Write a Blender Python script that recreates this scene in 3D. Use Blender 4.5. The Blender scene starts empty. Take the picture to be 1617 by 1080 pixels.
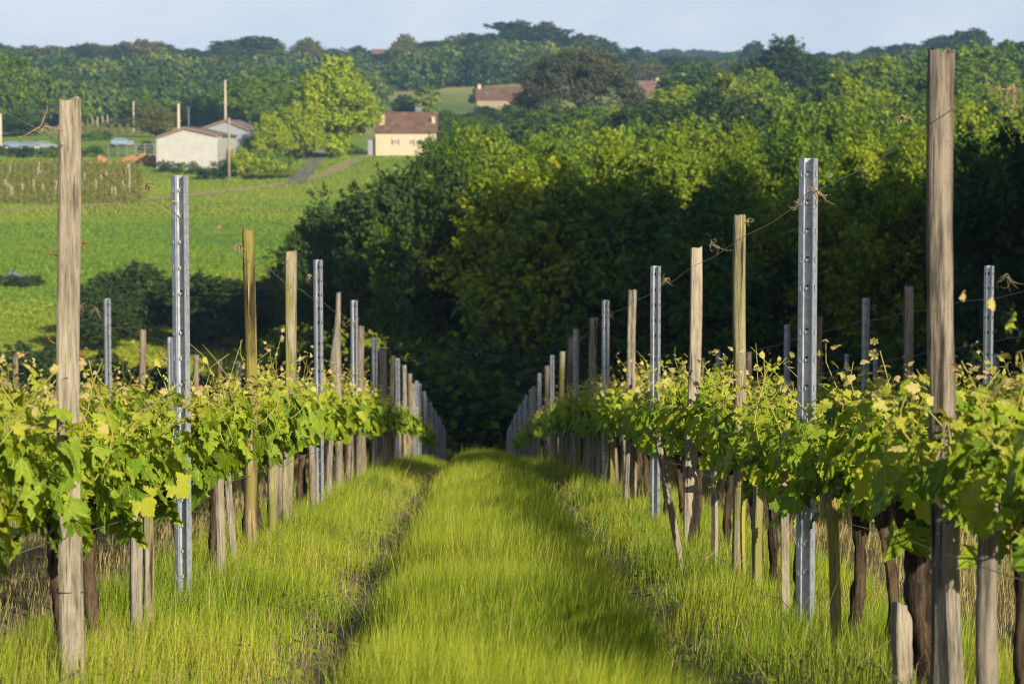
import bpy, math, random
import numpy as np
from mathutils import Vector, Matrix, Euler

R = np.random.default_rng(7)
random.seed(7)
SC = bpy.context.scene
COL = SC.collection
ORD = ['first','second','third','fourth','fifth','sixth','seventh','eighth','ninth','tenth','eleventh','twelfth',
       'thirteenth','fourteenth','fifteenth','sixteenth','seventeenth','eighteenth','nineteenth','twentieth']

# ------------------------------------------------------------------ camera
FPX = 4042.0                                   # focal length in pixels of the 1617 px wide photograph
cam_d = bpy.data.cameras.new('camera'); cam = bpy.data.objects.new('camera', cam_d); COL.objects.link(cam)
cam_d.sensor_width = 36; cam_d.lens = FPX/1617*36
cam_d.clip_start = 0.1; cam_d.clip_end = 9000
pitch = math.atan((540-250)/FPX); yaw = math.atan((808.5-752)/FPX)
cam.rotation_euler = (math.pi/2 - pitch, 0, -yaw); cam.location = (0, 0, 0)
cam_d.dof.use_dof = True; cam_d.dof.focus_distance = 11.0; cam_d.dof.aperture_fstop = 7.5
SC.camera = cam
CR = cam.rotation_euler.to_matrix()
def ray(px, py):
    return CR @ Vector(((px-808.5)/FPX, -(py-540)/FPX, -1))
def P(px, py, d):
    v = ray(px, py); v = v*(d/v.y); return v
def ppm(d): return FPX/d                        # photo pixels per metre

# ------------------------------------------------------------------ terrain
KY = np.array([-120,-60,0,9.45,17.5,24.4,31.8,42,51,68,86,103,120,150,175,210,260,310,350,400,440,480,540,600,700,800,950,1050,1200,1500,1900,2300,2800],float)
KZ = np.array([9.5,4.6,-.90,-1.79,-2.54,-3.18,-3.96,-5.08,-6.12,-8.26,-10.5,-12.7,-13.9,-13.8,-12.7,-11.6,-10.6,-9,-7.2,-3.2,-.2,1.8,4.5,7.5,13,20,32,37.7,36,44,72,76,60],float)
_m = np.gradient(KZ, KY)
def zprof(y):
    y = np.clip(np.asarray(y, float), KY[0], KY[-1]); i = np.clip(np.searchsorted(KY, y, side='right')-1, 0, len(KY)-2)
    h = KY[i+1]-KY[i]; t = (y-KY[i])/h
    return ((2*t**3-3*t**2+1)*KZ[i] + (t**3-2*t**2+t)*h*_m[i] + (-2*t**3+3*t**2)*KZ[i+1] + (t**3-t**2)*h*_m[i+1])
def sst(a, b, x):
    t = np.clip((np.asarray(x, float)-a)/(b-a), 0, 1); return t*t*(3-2*t)
CRX = np.array([-400,0,300,500,640,760,830,900,960,1060,1180,1300,1450,1617,2100],float)
CRP = np.array([108,106,104,108,100,84,74,88,108,114,116,108,100,98,104],float)
def zt(x, y):
    x = np.asarray(x, float); y = np.asarray(y, float)
    z = zprof(y)
    px = 752 + FPX*x/np.maximum(y, 50)
    crest = (250-np.interp(px, CRX, CRP))/FPX*1050 - 37.7
    z = z + crest*sst(620, 1050, y)*(1-sst(1150, 1600, y))
    z = z + 40*sst(38, 115, x)*sst(-40, 0, y)*(1-sst(80, 92, .848*x+.53*y))*(1-sst(95, 150, y))  # unseen hill on the right, added to throw shade over the wood
    shade_bank = .225*y+2                                   # rise added out of view, lifting the shading trees right of the vines
    z = z + 12*sst(0, 15, x-shade_bank)*sst(25, 55, y)*(1-sst(80, 92, .848*x+.53*y))*(1-sst(100, 115, y))
    w = sst(60, 200, y)
    z = z + w*(0.5*np.sin(x*0.045+1.3)*np.cos(y*0.031) + 0.25*np.sin(x*.13+y*.07))
    return z
LANE0 = 0.01; ROWSTEP = 2.42
RUTS = (-0.49, 0.69)
def lane_u(x):
    k = np.round((x-LANE0)/ROWSTEP); return x-LANE0-k*ROWSTEP, k
def znear(x, y):
    z = zt(x, y); u, k = lane_u(np.asarray(x, float))
    f = (1-sst(95, 110, y))
    for r in RUTS: z = z - f*0.045*np.exp(-((u-r)/0.12)**2)
    z = z + f*0.03*np.exp(-((np.abs(u)-1.21)/0.2)**2)
    return z
def G(px, py, d0=60, d1=2600):
    v = ray(px, py); v = v/v.y
    d = d0
    while d < d1:
        if v.z*d <= float(zt(v.x*d, d)): break
        d *= 1.004
    return Vector((v.x*d, d, float(zt(v.x*d, d))))

# ------------------------------------------------------------------ mesh helpers
def mesh(name, V, F, mats, smooth=False, attrs=None, mi=None):
    me = bpy.data.meshes.new(name)
    if isinstance(F, np.ndarray):
        V = np.ascontiguousarray(V, dtype=np.float32); n, k = F.shape
        me.vertices.add(len(V)); me.vertices.foreach_set('co', V.ravel())
        me.loops.add(n*k); me.loops.foreach_set('vertex_index', F.astype(np.int32).ravel())
        me.polygons.add(n); me.polygons.foreach_set('loop_start', np.arange(0, n*k, k, dtype=np.int32))
        me.update(calc_edges=True)
    else:
        me.from_pydata([tuple(v) for v in V], [], [tuple(f) for f in F]); me.update()
    for m in (mats if isinstance(mats, (list, tuple)) else [mats]): me.materials.append(m)
    if mi is not None: me.polygons.foreach_set('material_index', np.asarray(mi, dtype=np.int32))
    if smooth: me.polygons.foreach_set('use_smooth', np.ones(len(me.polygons), dtype=bool))
    for an, av in (attrs or {}).items():
        av = np.ascontiguousarray(av, dtype=np.float32)
        if av.ndim == 1:
            a = me.attributes.new(an, 'FLOAT', 'POINT'); a.data.foreach_set('value', av)
        else:
            a = me.attributes.new(an, 'FLOAT_VECTOR', 'POINT'); a.data.foreach_set('vector', av.ravel())
    return me
def obj(name, me, parent=None, loc=(0,0,0), rot=(0,0,0), scale=(1,1,1)):
    o = bpy.data.objects.new(name, me); COL.objects.link(o)
    o.location = loc; o.rotation_euler = rot; o.scale = scale
    if parent: o.parent = parent
    return o
def tag(o, label=None, cat=None, group=None, kind=None):
    if label: o['label'] = label
    if cat: o['category'] = cat
    if group: o['group'] = group
    if kind: o['kind'] = kind
    return o
def empty(name, loc, rot=(0,0,0), scale=(1,1,1)):
    o = obj(name, None, None, loc, rot, scale); o.empty_display_size = .1; return o

class MB:
    def __init__(s): s.V = []; s.F = []; s.M = []
    def add(s, V, F, m=0):
        b = len(s.V); s.V += [tuple(v) for v in V]; s.F += [tuple(i+b for i in f) for f in F]; s.M += [m]*len(F); return s
    def box(s, c, d, m=0, rz=0, taper=1.0):
        x, y, z = d[0]/2, d[1]/2, d[2]/2; V = []
        for sz in (-1, 1):
            k = taper if sz > 0 else 1
            for sx, sy in ((-1,-1),(1,-1),(1,1),(-1,1)):
                a, b = sx*x*k, sy*y*k
                V.append((c[0]+a*math.cos(rz)-b*math.sin(rz), c[1]+a*math.sin(rz)+b*math.cos(rz), c[2]+sz*z))
        return s.add(V, [(3,2,1,0),(4,5,6,7),(0,1,5,4),(1,2,6,5),(2,3,7,6),(3,0,4,7)], m)
    def tube(s, pts, rad, n=8, m=0, cap=True, jit=0, rng=None):
        V, F = tube(pts, rad, n, cap, jit, rng); return s.add(V, F, m)
    def prism(s, poly, d, m=0):                  # poly: list of (x,z); extruded in y from d[0] to d[1]
        n = len(poly); V = [(x, d[0], z) for x, z in poly]+[(x, d[1], z) for x, z in poly]
        F = [tuple(range(n)), tuple(range(2*n-1, n-1, -1))]+[(i, i+n, (i+1)%n+n, (i+1)%n) for i in range(n)]
        return s.add(V, F, m)
    def mesh(s, name, mats, smooth=False): return mesh(name, s.V, s.F, mats, smooth, mi=s.M)
def tube(pts, rad, n=8, cap=True, jit=0, rng=None):
    rng = rng or R
    pts = [Vector(p) for p in pts]; V = []; F = []
    if not hasattr(rad, '__len__'): rad = [rad]*len(pts)
    up = Vector((0.13, 0.97, 0.2))
    for i, p in enumerate(pts):
        t = (pts[min(i+1, len(pts)-1)]-pts[max(i-1, 0)]).normalized()
        a = t.cross(up)
        if a.length < 1e-3: a = t.cross(Vector((1,0,0)))
        a.normalize(); b = t.cross(a)
        for k in range(n):
            th = 2*math.pi*k/n; r = rad[i]*(1+jit*float(rng.uniform(-1,1)))
            V.append(p+a*(math.cos(th)*r)+b*(math.sin(th)*r))
    for i in range(len(pts)-1):
        for k in range(n):
            F.append((i*n+k, i*n+(k+1)%n, (i+1)*n+(k+1)%n, (i+1)*n+k))
    if cap:
        F.append(tuple(range(n-1, -1, -1))); F.append(tuple((len(pts)-1)*n+k for k in range(n)))
    return V, F

# ------------------------------------------------------------------ materials
def mat(name):
    m = bpy.data.materials.new(name); m.use_nodes = True; nt = m.node_tree; nt.nodes.clear()
    out = nt.nodes.new('ShaderNodeOutputMaterial')
    return m, nt, out
class NT:
    def __init__(s, nt): s.nt = nt
    def n(s, t, **kw):
        nd = s.nt.nodes.new('ShaderNode'+t)
        for k, v in kw.items():
            if k.startswith('i_'):
                key = k[2:]; key = int(key) if key.isdigit() else key.replace('_', ' ')
                s.set(nd.inputs[key], v)
            else: setattr(nd, k, v)
        return nd
    def set(s, inp, v):
        if isinstance(v, bpy.types.NodeSocket): s.nt.links.new(v, inp)
        elif isinstance(v, tuple) and len(v) == 3 and inp.type == 'RGBA': inp.default_value = (*v, 1)
        else: inp.default_value = v
    def math(s, op, a, b=0.0, clamp=False):
        nd = s.nt.nodes.new('ShaderNodeMath'); nd.operation = op; nd.use_clamp = clamp
        s.set(nd.inputs[0], a); s.set(nd.inputs[1], b); return nd.outputs[0]
    def ramp(s, fac, stops):
        nd = s.nt.nodes.new('ShaderNodeValToRGB'); cr = nd.color_ramp
        while len(cr.elements) < len(stops): cr.elements.new(0.5)
        for e, (p, c) in zip(cr.elements, stops): e.position = p; e.color = (*c, 1)
        s.set(nd.inputs[0], fac); return nd.outputs[0]
    def mix(s, fac, a, b, blend='MIX'):
        nd = s.nt.nodes.new('ShaderNodeMix'); nd.data_type = 'RGBA'; nd.blend_type = blend
        s.set(nd.inputs[0], fac); s.set(nd.inputs[6], a); s.set(nd.inputs[7], b); return nd.outputs[2]
    def noise(s, scale, detail=4, vec=None, rough=0.55, dist=0.0):
        nd = s.n('TexNoise'); nd.inputs['Scale'].default_value = scale; nd.inputs['Detail'].default_value = detail
        nd.inputs['Roughness'].default_value = rough; nd.inputs['Distortion'].default_value = dist
        if vec is not None: s.nt.links.new(vec, nd.inputs['Vector'])
        return nd.outputs['Fac']
    def mapping(s, vec, scale=(1,1,1), loc=(0,0,0)):
        nd = s.n('Mapping'); nd.inputs['Scale'].default_value = scale; nd.inputs['Location'].default_value = loc
        s.nt.links.new(vec, nd.inputs['Vector']); return nd.outputs[0]
    def coord(s, w='Object'): return s.n('TexCoord').outputs[w]
    def bump(s, h, strength, dist):
        nd = s.n('Bump'); nd.inputs['Strength'].default_value = strength; nd.inputs['Distance'].default_value = dist
        s.nt.links.new(h, nd.inputs['Height']); return nd.outputs[0]
    def principled(s, col, rough=0.8, spec=0.3, metal=0.0, normal=None):
        nd = s.n('BsdfPrincipled'); s.set(nd.inputs['Base Color'], col); s.set(nd.inputs['Roughness'], rough)
        nd.inputs['Specular IOR Level'].default_value = spec; s.set(nd.inputs['Metallic'], metal)
        if normal is not None: s.nt.links.new(normal, nd.inputs['Normal'])
        return nd.outputs[0]

def m_plain(name, col, rough=0.8, var=0.12, scale=6.0, spec=0.3, metal=0.0, bump=0.0):
    m, nt, out = mat(name); N = NT(nt); c = N.coord()
    f = N.noise(scale, 5, c)
    lo = tuple(x*(1-var) for x in col); hi = tuple(min(1, x*(1+var)) for x in col)
    colr = N.ramp(f, [(.3, lo), (.7, hi)])
    nor = N.bump(f, bump, .02) if bump else None
    nt.links.new(N.principled(colr, rough, spec, metal, nor), out.inputs[0]); return m

def m_leafy(name, stops, trans=0.35, tcol=(1.25,1.2,.5), rough=.55, spec=.25, attr=None, objrand=0.0, clump=0.0, hue=None):
    """foliage: front diffuse plus light passing through the leaf"""
    m, nt, out = mat(name); N = NT(nt)
    if attr:
        fac = N.n('Attribute', attribute_name=attr).outputs['Fac']
    else:
        fac = N.n('Attribute', attribute_name='rnd').outputs['Fac']
    if objrand:
        orr = N.n('ObjectInfo').outputs['Random']
        fac = N.math('ADD', N.math('MULTIPLY', fac, 1-objrand), N.math('MULTIPLY', orr, objrand))
    if clump:
        nz = N.noise(clump, 2, N.coord('Object'))
        fac = N.math('ADD', fac, N.math('MULTIPLY', N.math('SUBTRACT', nz, .5), .8), True)
    col = N.ramp(fac, stops)
    p = N.principled(col, rough, spec)
    t = N.n('BsdfTranslucent'); N.set(t.inputs[0], N.mix(1.0, col, tcol, 'MULTIPLY'))
    mx = N.n('MixShader'); mx.inputs[0].default_value = trans
    nt.links.new(p, mx.inputs[1]); nt.links.new(t.outputs[0], mx.inputs[2]); nt.links.new(mx.outputs[0], out.inputs[0])
    return m

def m_vineleaf():
    m, nt, out = mat('vine_leaf'); N = NT(nt)
    a = N.n('Attribute', attribute_name='leaf'); sp = N.n('SeparateXYZ'); nt.links.new(a.outputs['Vector'], sp.inputs[0])
    u, v, r = sp.outputs[0], sp.outputs[1], sp.outputs[2]
    col = N.ramp(r, [(0, (.05,.105,.009)), (.3, (.135,.235,.012)), (.62, (.27,.345,.018)), (.8, (.39,.40,.045)), (.9, (.52,.47,.15)), (1, (.55,.40,.22))])
    au = N.math('ABSOLUTE', u); rad = N.math('SQRT', N.math('ADD', N.math('MULTIPLY', u, u), N.math('MULTIPLY', v, v)))
    ang = N.math('ARCTAN2', au, v)
    d = None
    for a0 in (0.0, .62, 1.35):
        q = N.math('MULTIPLY', N.math('ABSOLUTE', N.math('SUBTRACT', ang, a0)), rad)
        d = q if d is None else N.math('MINIMUM', d, q)
    vein = N.math('SUBTRACT', 1.0, N.math('DIVIDE', d, 0.035), True)
    side = N.n('TexWave'); side.inputs['Scale'].default_value = 3.2; side.inputs['Distortion'].default_value = 2.0
    nt.links.new(a.outputs['Vector'], side.inputs['Vector'])
    col2 = N.mix(N.math('MULTIPLY', vein, .55), col, (.42,.46,.10))
    h = N.math('ADD', N.math('MULTIPLY', vein, -.6), N.math('MULTIPLY', side.outputs['Fac'], .35))
    nor = N.bump(h, .5, .006)
    p = N.principled(col2, .5, .25, 0, nor)
    t = N.n('BsdfTranslucent'); N.set(t.inputs[0], N.mix(1.0, col2, (1.3,1.25,.45), 'MULTIPLY'))
    mx = N.n('MixShader'); mx.inputs[0].default_value = .36
    nt.links.new(p, mx.inputs[1]); nt.links.new(t.outputs[0], mx.inputs[2]); nt.links.new(mx.outputs[0], out.inputs[0])
    return m

def m_wood(name, lo, hi, moss=None, mossamt=.5, grain=60, bump=.6):
    m, nt, out = mat(name); N = NT(nt); c = N.coord()
    oi = N.n('ObjectInfo'); off = N.n('VectorMath', operation='ADD'); nt.links.new(c, off.inputs[0])
    cm = N.n('CombineXYZ'); nt.links.new(oi.outputs['Random'], cm.inputs[2]); sc = N.n('VectorMath', operation='SCALE'); sc.inputs[3].default_value = 17.0
    nt.links.new(cm.outputs[0], sc.inputs[0]); nt.links.new(sc.outputs[0], off.inputs[1]); c2 = off.outputs[0]
    g = N.noise(grain, 6, N.mapping(c2, (1, 1, .06)), .7, .8)
    g2 = N.noise(7, 5, N.mapping(c2, (1, 1, .4)), .65)
    g3 = N.noise(grain*4.5, 4, N.mapping(c2, (1, 1, .06)), .7)
    f = N.math('ADD', N.math('MULTIPLY', g, .40), N.math('ADD', N.math('MULTIPLY', g2, .28), N.math('MULTIPLY', g3, .32)))
    col = N.ramp(f, [(.40, tuple(x*.5 for x in lo)), (.455, lo), (.55, hi), (.62, tuple(min(1, x*1.15) for x in hi))])
    ck = N.noise(grain*.9, 3, N.mapping(c2, (1, 1, .035), (5, 2, 1)), .6, .3)      # drying cracks
    crk = N.ramp(ck, [(.33, (.18,.17,.16)), (.40, (1,1,1))])
    col = N.mix(1.0, col, crk, 'MULTIPLY')
    f = N.math('ADD', f, N.math('MULTIPLY', N.math('MINIMUM', ck, .42), 2.0))
    if moss:
        mm = N.noise(7, 5, N.mapping(c2, (1, 1, .35), (3, 1, 2)))
        col = N.mix(N.ramp(mm, [(.5-mossamt*.35, (0,0,0)), (.62-mossamt*.2, (1,1,1))]), col, moss)
    nor = N.bump(f, bump, .012)
    nt.links.new(N.principled(col, .85, .2, 0, nor), out.inputs[0]); return m

M = {}
M['leaf'] = m_vineleaf()
M['shoot'] = m_plain('shoot_stem', (.26,.25,.05), .6, .25, 30)
M['bark'] = m_wood('vine_bark', (.022,.016,.011), (.085,.058,.037), None, .15, 30, 1.4)
M['wood_tan'] = m_wood('wood_tan', (.165,.145,.11), (.295,.26,.20), None, .5, 42, .8)
M['wood_grey'] = m_wood('wood_grey', (.135,.122,.10), (.255,.228,.185), None, .5, 50, .7)
M['wood_log'] = m_wood('wood_log', (.085,.074,.06), (.215,.185,.148), None, .12, 30, 1.2)
M['wood_bark'] = m_wood('wood_bark', (.085,.075,.032), (.28,.22,.11), (.18,.16,.04), .2, 24, 1.2)
M['wood_moss'] = m_wood('wood_moss', (.155,.14,.09), (.29,.255,.17), (.17,.17,.045), .2, 40, .9)
M['wood_yellow'] = m_wood('wood_yellow', (.18,.15,.06), (.31,.26,.10), (.27,.245,.04), .35, 50, .6)
M['wood_dark'] = m_wood('wood_dark', (.11,.09,.07), (.22,.18,.135), None, .5, 50, .7)
def m_zinc():
    m, nt, out = mat('galvanised_steel'); N = NT(nt); c = N.coord()
    v = N.n('TexVoronoi'); v.inputs['Scale'].default_value = 45; nt.links.new(c, v.inputs['Vector'])
    f = N.noise(14, 5, N.mapping(c, (1,1,.25)))
    g = N.math('ADD', N.math('MULTIPLY', v.outputs['Distance'], .35), N.math('MULTIPLY', f, .7))
    col = N.ramp(g, [(.25, (.21,.24,.30)), (.75, (.41,.445,.51))])
    nt.links.new(N.principled(col, N.math('ADD', N.math('MULTIPLY', f, .25), .27), .5, .5, N.bump(f, .12, .004)), out.inputs[0]); return m
M['zinc'] = m_zinc()
M['wire'] = m_plain('wire', (.34,.31,.27), .5, .3, 8, .5, .6)
M['rust'] = m_plain('rust', (.16,.075,.035), .8, .3, 40)
M['tendril'] = m_plain('dry_tendril', (.24,.18,.12), .8, .35, 40)
M['tie'] = m_plain('dark_tie', (.03,.028,.026), .6)
M['grass'] = m_leafy('grass', [(0, (.06,.12,.012)), (.35, (.17,.27,.016)), (.7, (.33,.385,.022)), (.9, (.46,.43,.06)), (1, (.48,.38,.13))], .38, (1.2,1.15,.5), .5, .3)
M['meadow'] = m_leafy('meadow_grass', [(0, (.075,.16,.016)), (.55, (.155,.255,.017)), (1, (.29,.30,.035))], .35, (1.2,1.15,.5), .6, .2)
M['weed'] = m_leafy('dry_grass', [(0, (.12,.15,.03)), (.5, (.26,.21,.08)), (1, (.42,.33,.15))], .3, (1.1,1.05,.7), .7, .2)
FOL = dict(trans=.33, rough=.6, spec=.2)
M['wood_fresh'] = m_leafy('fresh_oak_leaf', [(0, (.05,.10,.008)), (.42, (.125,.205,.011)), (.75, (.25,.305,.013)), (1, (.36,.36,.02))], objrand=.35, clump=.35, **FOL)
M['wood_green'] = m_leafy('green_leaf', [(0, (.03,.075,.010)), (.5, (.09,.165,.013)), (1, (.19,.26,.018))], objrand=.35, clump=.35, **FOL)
M['hill'] = m_leafy('hillside_leaf', [(0, (.016,.042,.018)), (.5, (.055,.10,.026)), (.8, (.14,.19,.03)), (1, (.24,.25,.05))], objrand=.3, clump=.12, **FOL)  # darker bluish stops carry distance haze, bright stops the sunlit patches
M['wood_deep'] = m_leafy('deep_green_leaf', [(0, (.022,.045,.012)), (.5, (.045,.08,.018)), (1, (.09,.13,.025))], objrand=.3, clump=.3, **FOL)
M['wood_bright'] = m_leafy('bright_leaf', [(0, (.14,.23,.008)), (.5, (.29,.38,.010)), (1, (.45,.46,.015))], objrand=.1, clump=.4, **FOL)
M['wood_olive'] = m_leafy('olive_leaf', [(0, (.10,.11,.02)), (.5, (.17,.165,.03)), (1, (.25,.22,.05))], objrand=.2, clump=.4, **FOL)
M['pine'] = m_leafy('pine_needle', [(0, (.022,.030,.016)), (.5, (.055,.062,.028)), (1, (.12,.115,.05))], trans=.12, rough=.7, spec=.2, clump=.25)
M['trunk'] = m_wood('tree_bark', (.06,.05,.038), (.15,.125,.09), None, .5, 6, .8)
M['plaster'] = m_plain('cream_plaster', (.44,.365,.265), .9, .08, .8)
M['plaster_shaded'] = m_plain('shaded_plaster', (.25,.205,.13), .9, .1, .8)  # cream plaster darkened; the wall's shade is put into the colour
M['white_wall'] = m_plain('pale_barn_wall', (.36,.355,.34), .9, .10, .9)
M['grey_shade_wall'] = m_plain('grey_shaded_wall', (.24,.25,.285), .9, .10, .9)  # grey annexe colour; on the rear barn it stands in for tree shade
M['tile'] = None
def m_tiles(name, a, b):
    m, nt, out = mat(name); N = NT(nt); c = N.coord()
    w = N.n('TexWave'); w.bands_direction = 'X'; w.inputs['Scale'].default_value = 1.3; nt.links.new(c, w.inputs['Vector'])
    w2 = N.n('TexWave'); w2.bands_direction = 'Z'; w2.inputs['Scale'].default_value = 1.1; nt.links.new(c, w2.inputs['Vector'])
    f = N.noise(.9, 5, c); col = N.ramp(f, [(.35, a), (.65, b)])
    h = N.math('ADD', w.outputs['Fac'], w2.outputs['Fac'])
    nt.links.new(N.principled(col, .9, .2, 0, N.bump(h, .5, .05)), out.inputs[0]); return m
M['tile'] = m_tiles('brown_roof_tiles', (.085,.05,.038), (.155,.09,.062))
M['tile_red'] = m_tiles('red_roof_tiles', (.13,.075,.06), (.19,.115,.09))
M['sheet'] = m_tiles('fibre_cement_roof', (.11,.10,.10), (.19,.165,.15))
M['shutter'] = m_plain('red_shutter', (.22,.055,.05), .7)
M['glass'] = m_plain('window_glass', (.12,.15,.19), .15, .1, 2, .6)
M['trim'] = m_plain('pale_trim', (.6,.57,.52), .7)
M['fascia'] = m_plain('brown_fascia', (.20,.12,.08), .8)
M['pole'] = m_wood('pole_wood', (.20,.165,.13), (.34,.28,.22), None, .5, 8, .5)
M['concrete'] = m_plain('concrete_pole', (.45,.40,.31), .9)
M['clay'] = m_plain('orange_clay', (.34,.18,.08), .95, .3, 1.2, .1, 0, .8)
M['rail'] = m_plain('grey_rail', (.17,.165,.165), .8)
M['car_silver'] = m_plain('silver_paint', (.28,.31,.36), .25, .05, 2, .5, .5)
M['car_blue'] = m_plain('blue_paint', (.12,.18,.28), .3, .05, 2, .5, .2)
M['rubber'] = m_plain('rubber', (.02,.02,.02), .8)
M['stone'] = m_plain('grey_stone', (.13,.14,.17), .9, .25, 2, .2, 0, .5)
M['road'] = m_plain('grey_road', (.115,.11,.10), .95, .12, .7)
M['sand'] = m_plain('sandy_track', (.25,.205,.095), .95, .2, .5)
M['teal'] = m_plain('teal_plastic', (.02,.38,.42), .4, .1, 20)

def m_ground():
    m, nt, out = mat('ground'); N = NT(nt); c = N.coord(); sp = N.n('SeparateXYZ'); nt.links.new(c, sp.inputs[0])
    x, y = sp.outputs[0], sp.outputs[1]
    # vineyard soil with litter
    n1 = N.noise(3.0, 8, c, .7); n2 = N.noise(28, 6, c, .7)
    f = N.math('ADD', N.math('MULTIPLY', n1, .5), N.math('MULTIPLY', n2, .5))
    soil = N.ramp(f, [(.34, (.075,.057,.038)), (.5, (.165,.13,.085)), (.62, (.29,.235,.15)), (.74, (.22,.215,.07))])
    # meadow with mowing bands and patches
    b1 = N.noise(.035, 4, N.mapping(c, (.35, 1.6, 1))); b2 = N.noise(.6, 6, N.mapping(c, (.4, 1, 1)), .7)
    g = N.math('ADD', N.math('MULTIPLY', b1, .6), N.math('MULTIPLY', b2, .4))
    mead = N.ramp(g, [(.36, (.08,.15,.015)), (.5, (.13,.21,.016)), (.64, (.21,.26,.025))])
    yel = N.ramp(N.noise(.15, 5, N.mapping(c, (.3, 1, 1))), [(.35, (.20,.23,.02)), (.62, (.42,.36,.025))])
    def win(a, b, v):
        nd = N.n('MapRange', interpolation_type='SMOOTHSTEP'); nd.inputs[1].default_value = a; nd.inputs[2].default_value = b
        nt.links.new(v, nd.inputs[0]); return nd.outputs[0]
    wob = N.math('ADD', y, N.math('MULTIPLY', N.math('SUBTRACT', N.noise(.05, 3, c), .5), 22.0))
    col = N.mix(win(100, 112, y), soil, yel)
    col = N.mix(win(188, 208, wob), col, mead)
    farf = N.ramp(N.noise(.012, 4, c), [(.38, (.10,.145,.03)), (.52, (.20,.23,.06)), (.66, (.30,.27,.09))])
    col = N.mix(win(520, 600, wob), col, farf)
    h = N.math('ADD', N.math('MULTIPLY', n2, .6), n1)
    nt.links.new(N.principled(col, .95, .1, 0, N.bump(h, .7, .05)), out.inputs[0]); return m
M['ground'] = m_ground()

# ------------------------------------------------------------------ ground sheet
xs = np.concatenate([-np.geomspace(8.2, 2200, 70)[::-1], np.linspace(-8, 8, 161), np.geomspace(8.2, 2200, 70)])
ys = np.concatenate([np.linspace(-110, 3, 50), np.linspace(3.4, 60, 200), np.geomspace(60.4, 2750, 230)])
XX, YY = np.meshgrid(xs, ys); ZZ = znear(XX, YY)
V = np.stack([XX, YY, ZZ], -1).reshape(-1, 3); nx, ny = len(xs), len(ys)
ii = (np.arange(ny-1)[:, None]*nx+np.arange(nx-1)[None]).ravel()
F = np.stack([ii, ii+1, ii+nx+1, ii+nx], 1)
tag(obj('ground', mesh('ground', V, F, M['ground'], True)), 'grassy vineyard slope falling into the valley and rising to the hills', None, None, 'structure')

# ------------------------------------------------------------------ grass
def blades(X, Y, Z, h, w, rnd, lean=.16, bend=.25, wind=(.06, .02)):
    n = len(X); a = R.uniform(0, 2*np.pi, n); la = np.abs(R.normal(0, lean, n)); az = R.uniform(0, 2*np.pi, n)
    dx = la*np.cos(az)+wind[0]*R.uniform(.3, 1.3, n); dy = la*np.sin(az)+wind[1]; cur = bend*R.uniform(.2, 1.3, n)
    bx, by = np.cos(a)*w/2, np.sin(a)*w/2
    def lv(t, ws):
        ox = (dx*t+cur*dx/(la+.05)*t*t*.5)*h; oy = (dy*t+cur*dy/(la+.05)*t*t*.5)*h
        oz = h*t*(1-.25*cur*t)
        return X+ox, Y+oy, Z+oz, ws
    Vs = []
    for t, ws in ((-.03, 1.), (.55, .75)):
        x, y, z, s = lv(t, ws)
        Vs += [np.stack([x-bx*s, y-by*s, z], 1), np.stack([x+bx*s, y+by*s, z], 1)]
    x, y, z, s = lv(1., 0); Vs.append(np.stack([x, y, z], 1))
    V = np.stack(Vs, 1).reshape(-1, 3); b = np.arange(n)[:, None]*5
    F = np.concatenate([b+np.array([[0,1,3]]), b+np.array([[0,3,2]]), b+np.array([[2,3,4]])], 0)
    return V, F, np.repeat(rnd, 5)
def lane_grass(x0, x1, y0, y1, dens, hfun, wfun, rfun, keep):
    """dens in blades per m2 at 10 m, thinning with distance while the blades get wider"""
    out = []
    ye = np.geomspace(y0, y1, 24)
    for a, b in zip(ye[:-1], ye[1:]):
        d = (a+b)/2; k = max(1, d/10)
        n = int(dens*k**-1.35*(b-a)*(x1-x0))
        X = R.uniform(x0, x1, n); Y = R.uniform(a, b, n)
        m = keep(X, Y) > R.uniform(0, 1, n); X, Y = X[m], Y[m]
        out.append((X, Y, hfun(X, Y), wfun(X, Y)*k**.8, rfun(X, Y)))
    X, Y, h, w, r = (np.concatenate(q) for q in zip(*out))
    return blades(X, Y, znear(X, Y), h, w, r)
def patch(X, Y, s, ph=0.):
    return .5+.25*np.sin(X*s*1.7+ph+1.3*np.sin(Y*s*.8))+.25*np.sin(Y*s*1.1+ph*2+1.7*np.sin(X*s*1.3))
def keep_mid(X, Y):
    u, k = lane_u(X); e = .05*np.sin(Y*2.3)+.04*np.sin(Y*5.1+1)
    return sst(-.46+e, -.20+e, u)*(1-sst(.40+e, .66+e, u))
def h_mid(X, Y):
    u, k = lane_u(X); c = 1-np.abs((u-.06)/.6)**2*.40
    return (.20+.11*patch(X, Y, 2.0))*c*R.uniform(.55, 1.25, len(X))
def rfun(lo, hi):
    return lambda X, Y: np.clip(lo+(hi-lo)*(.7*R.uniform(0, 1, len(X))+.3*patch(X, Y, 1.3, 2.)), 0, 1)
def leaves_flat(pos, size):
    n = len(pos); a = R.uniform(0, 6.28, n); nor = np.stack([R.normal(0, .45, n), R.normal(-.2, .45, n), np.ones(n)], 1); nor /= np.linalg.norm(nor, axis=1, keepdims=True)
    t = np.stack([np.cos(a), np.sin(a), np.zeros(n)], 1); t -= (t*nor).sum(1, keepdims=True)*nor; b = np.cross(nor, t)
    o = np.array([(0, -.8), (.45, -.3), (.45, .4), (0, 1), (-.45, .4), (-.45, -.3)])
    V = pos[:, None]+size[:, None, None]*(o[None, :, :1]*b[:, None]+o[None, :, 1:]*t[:, None]-.25*np.abs(o[None, :, :1])*nor[:, None])
    return V.reshape(-1, 3), np.arange(n)[:, None]*6+np.arange(6)[None], None
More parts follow.
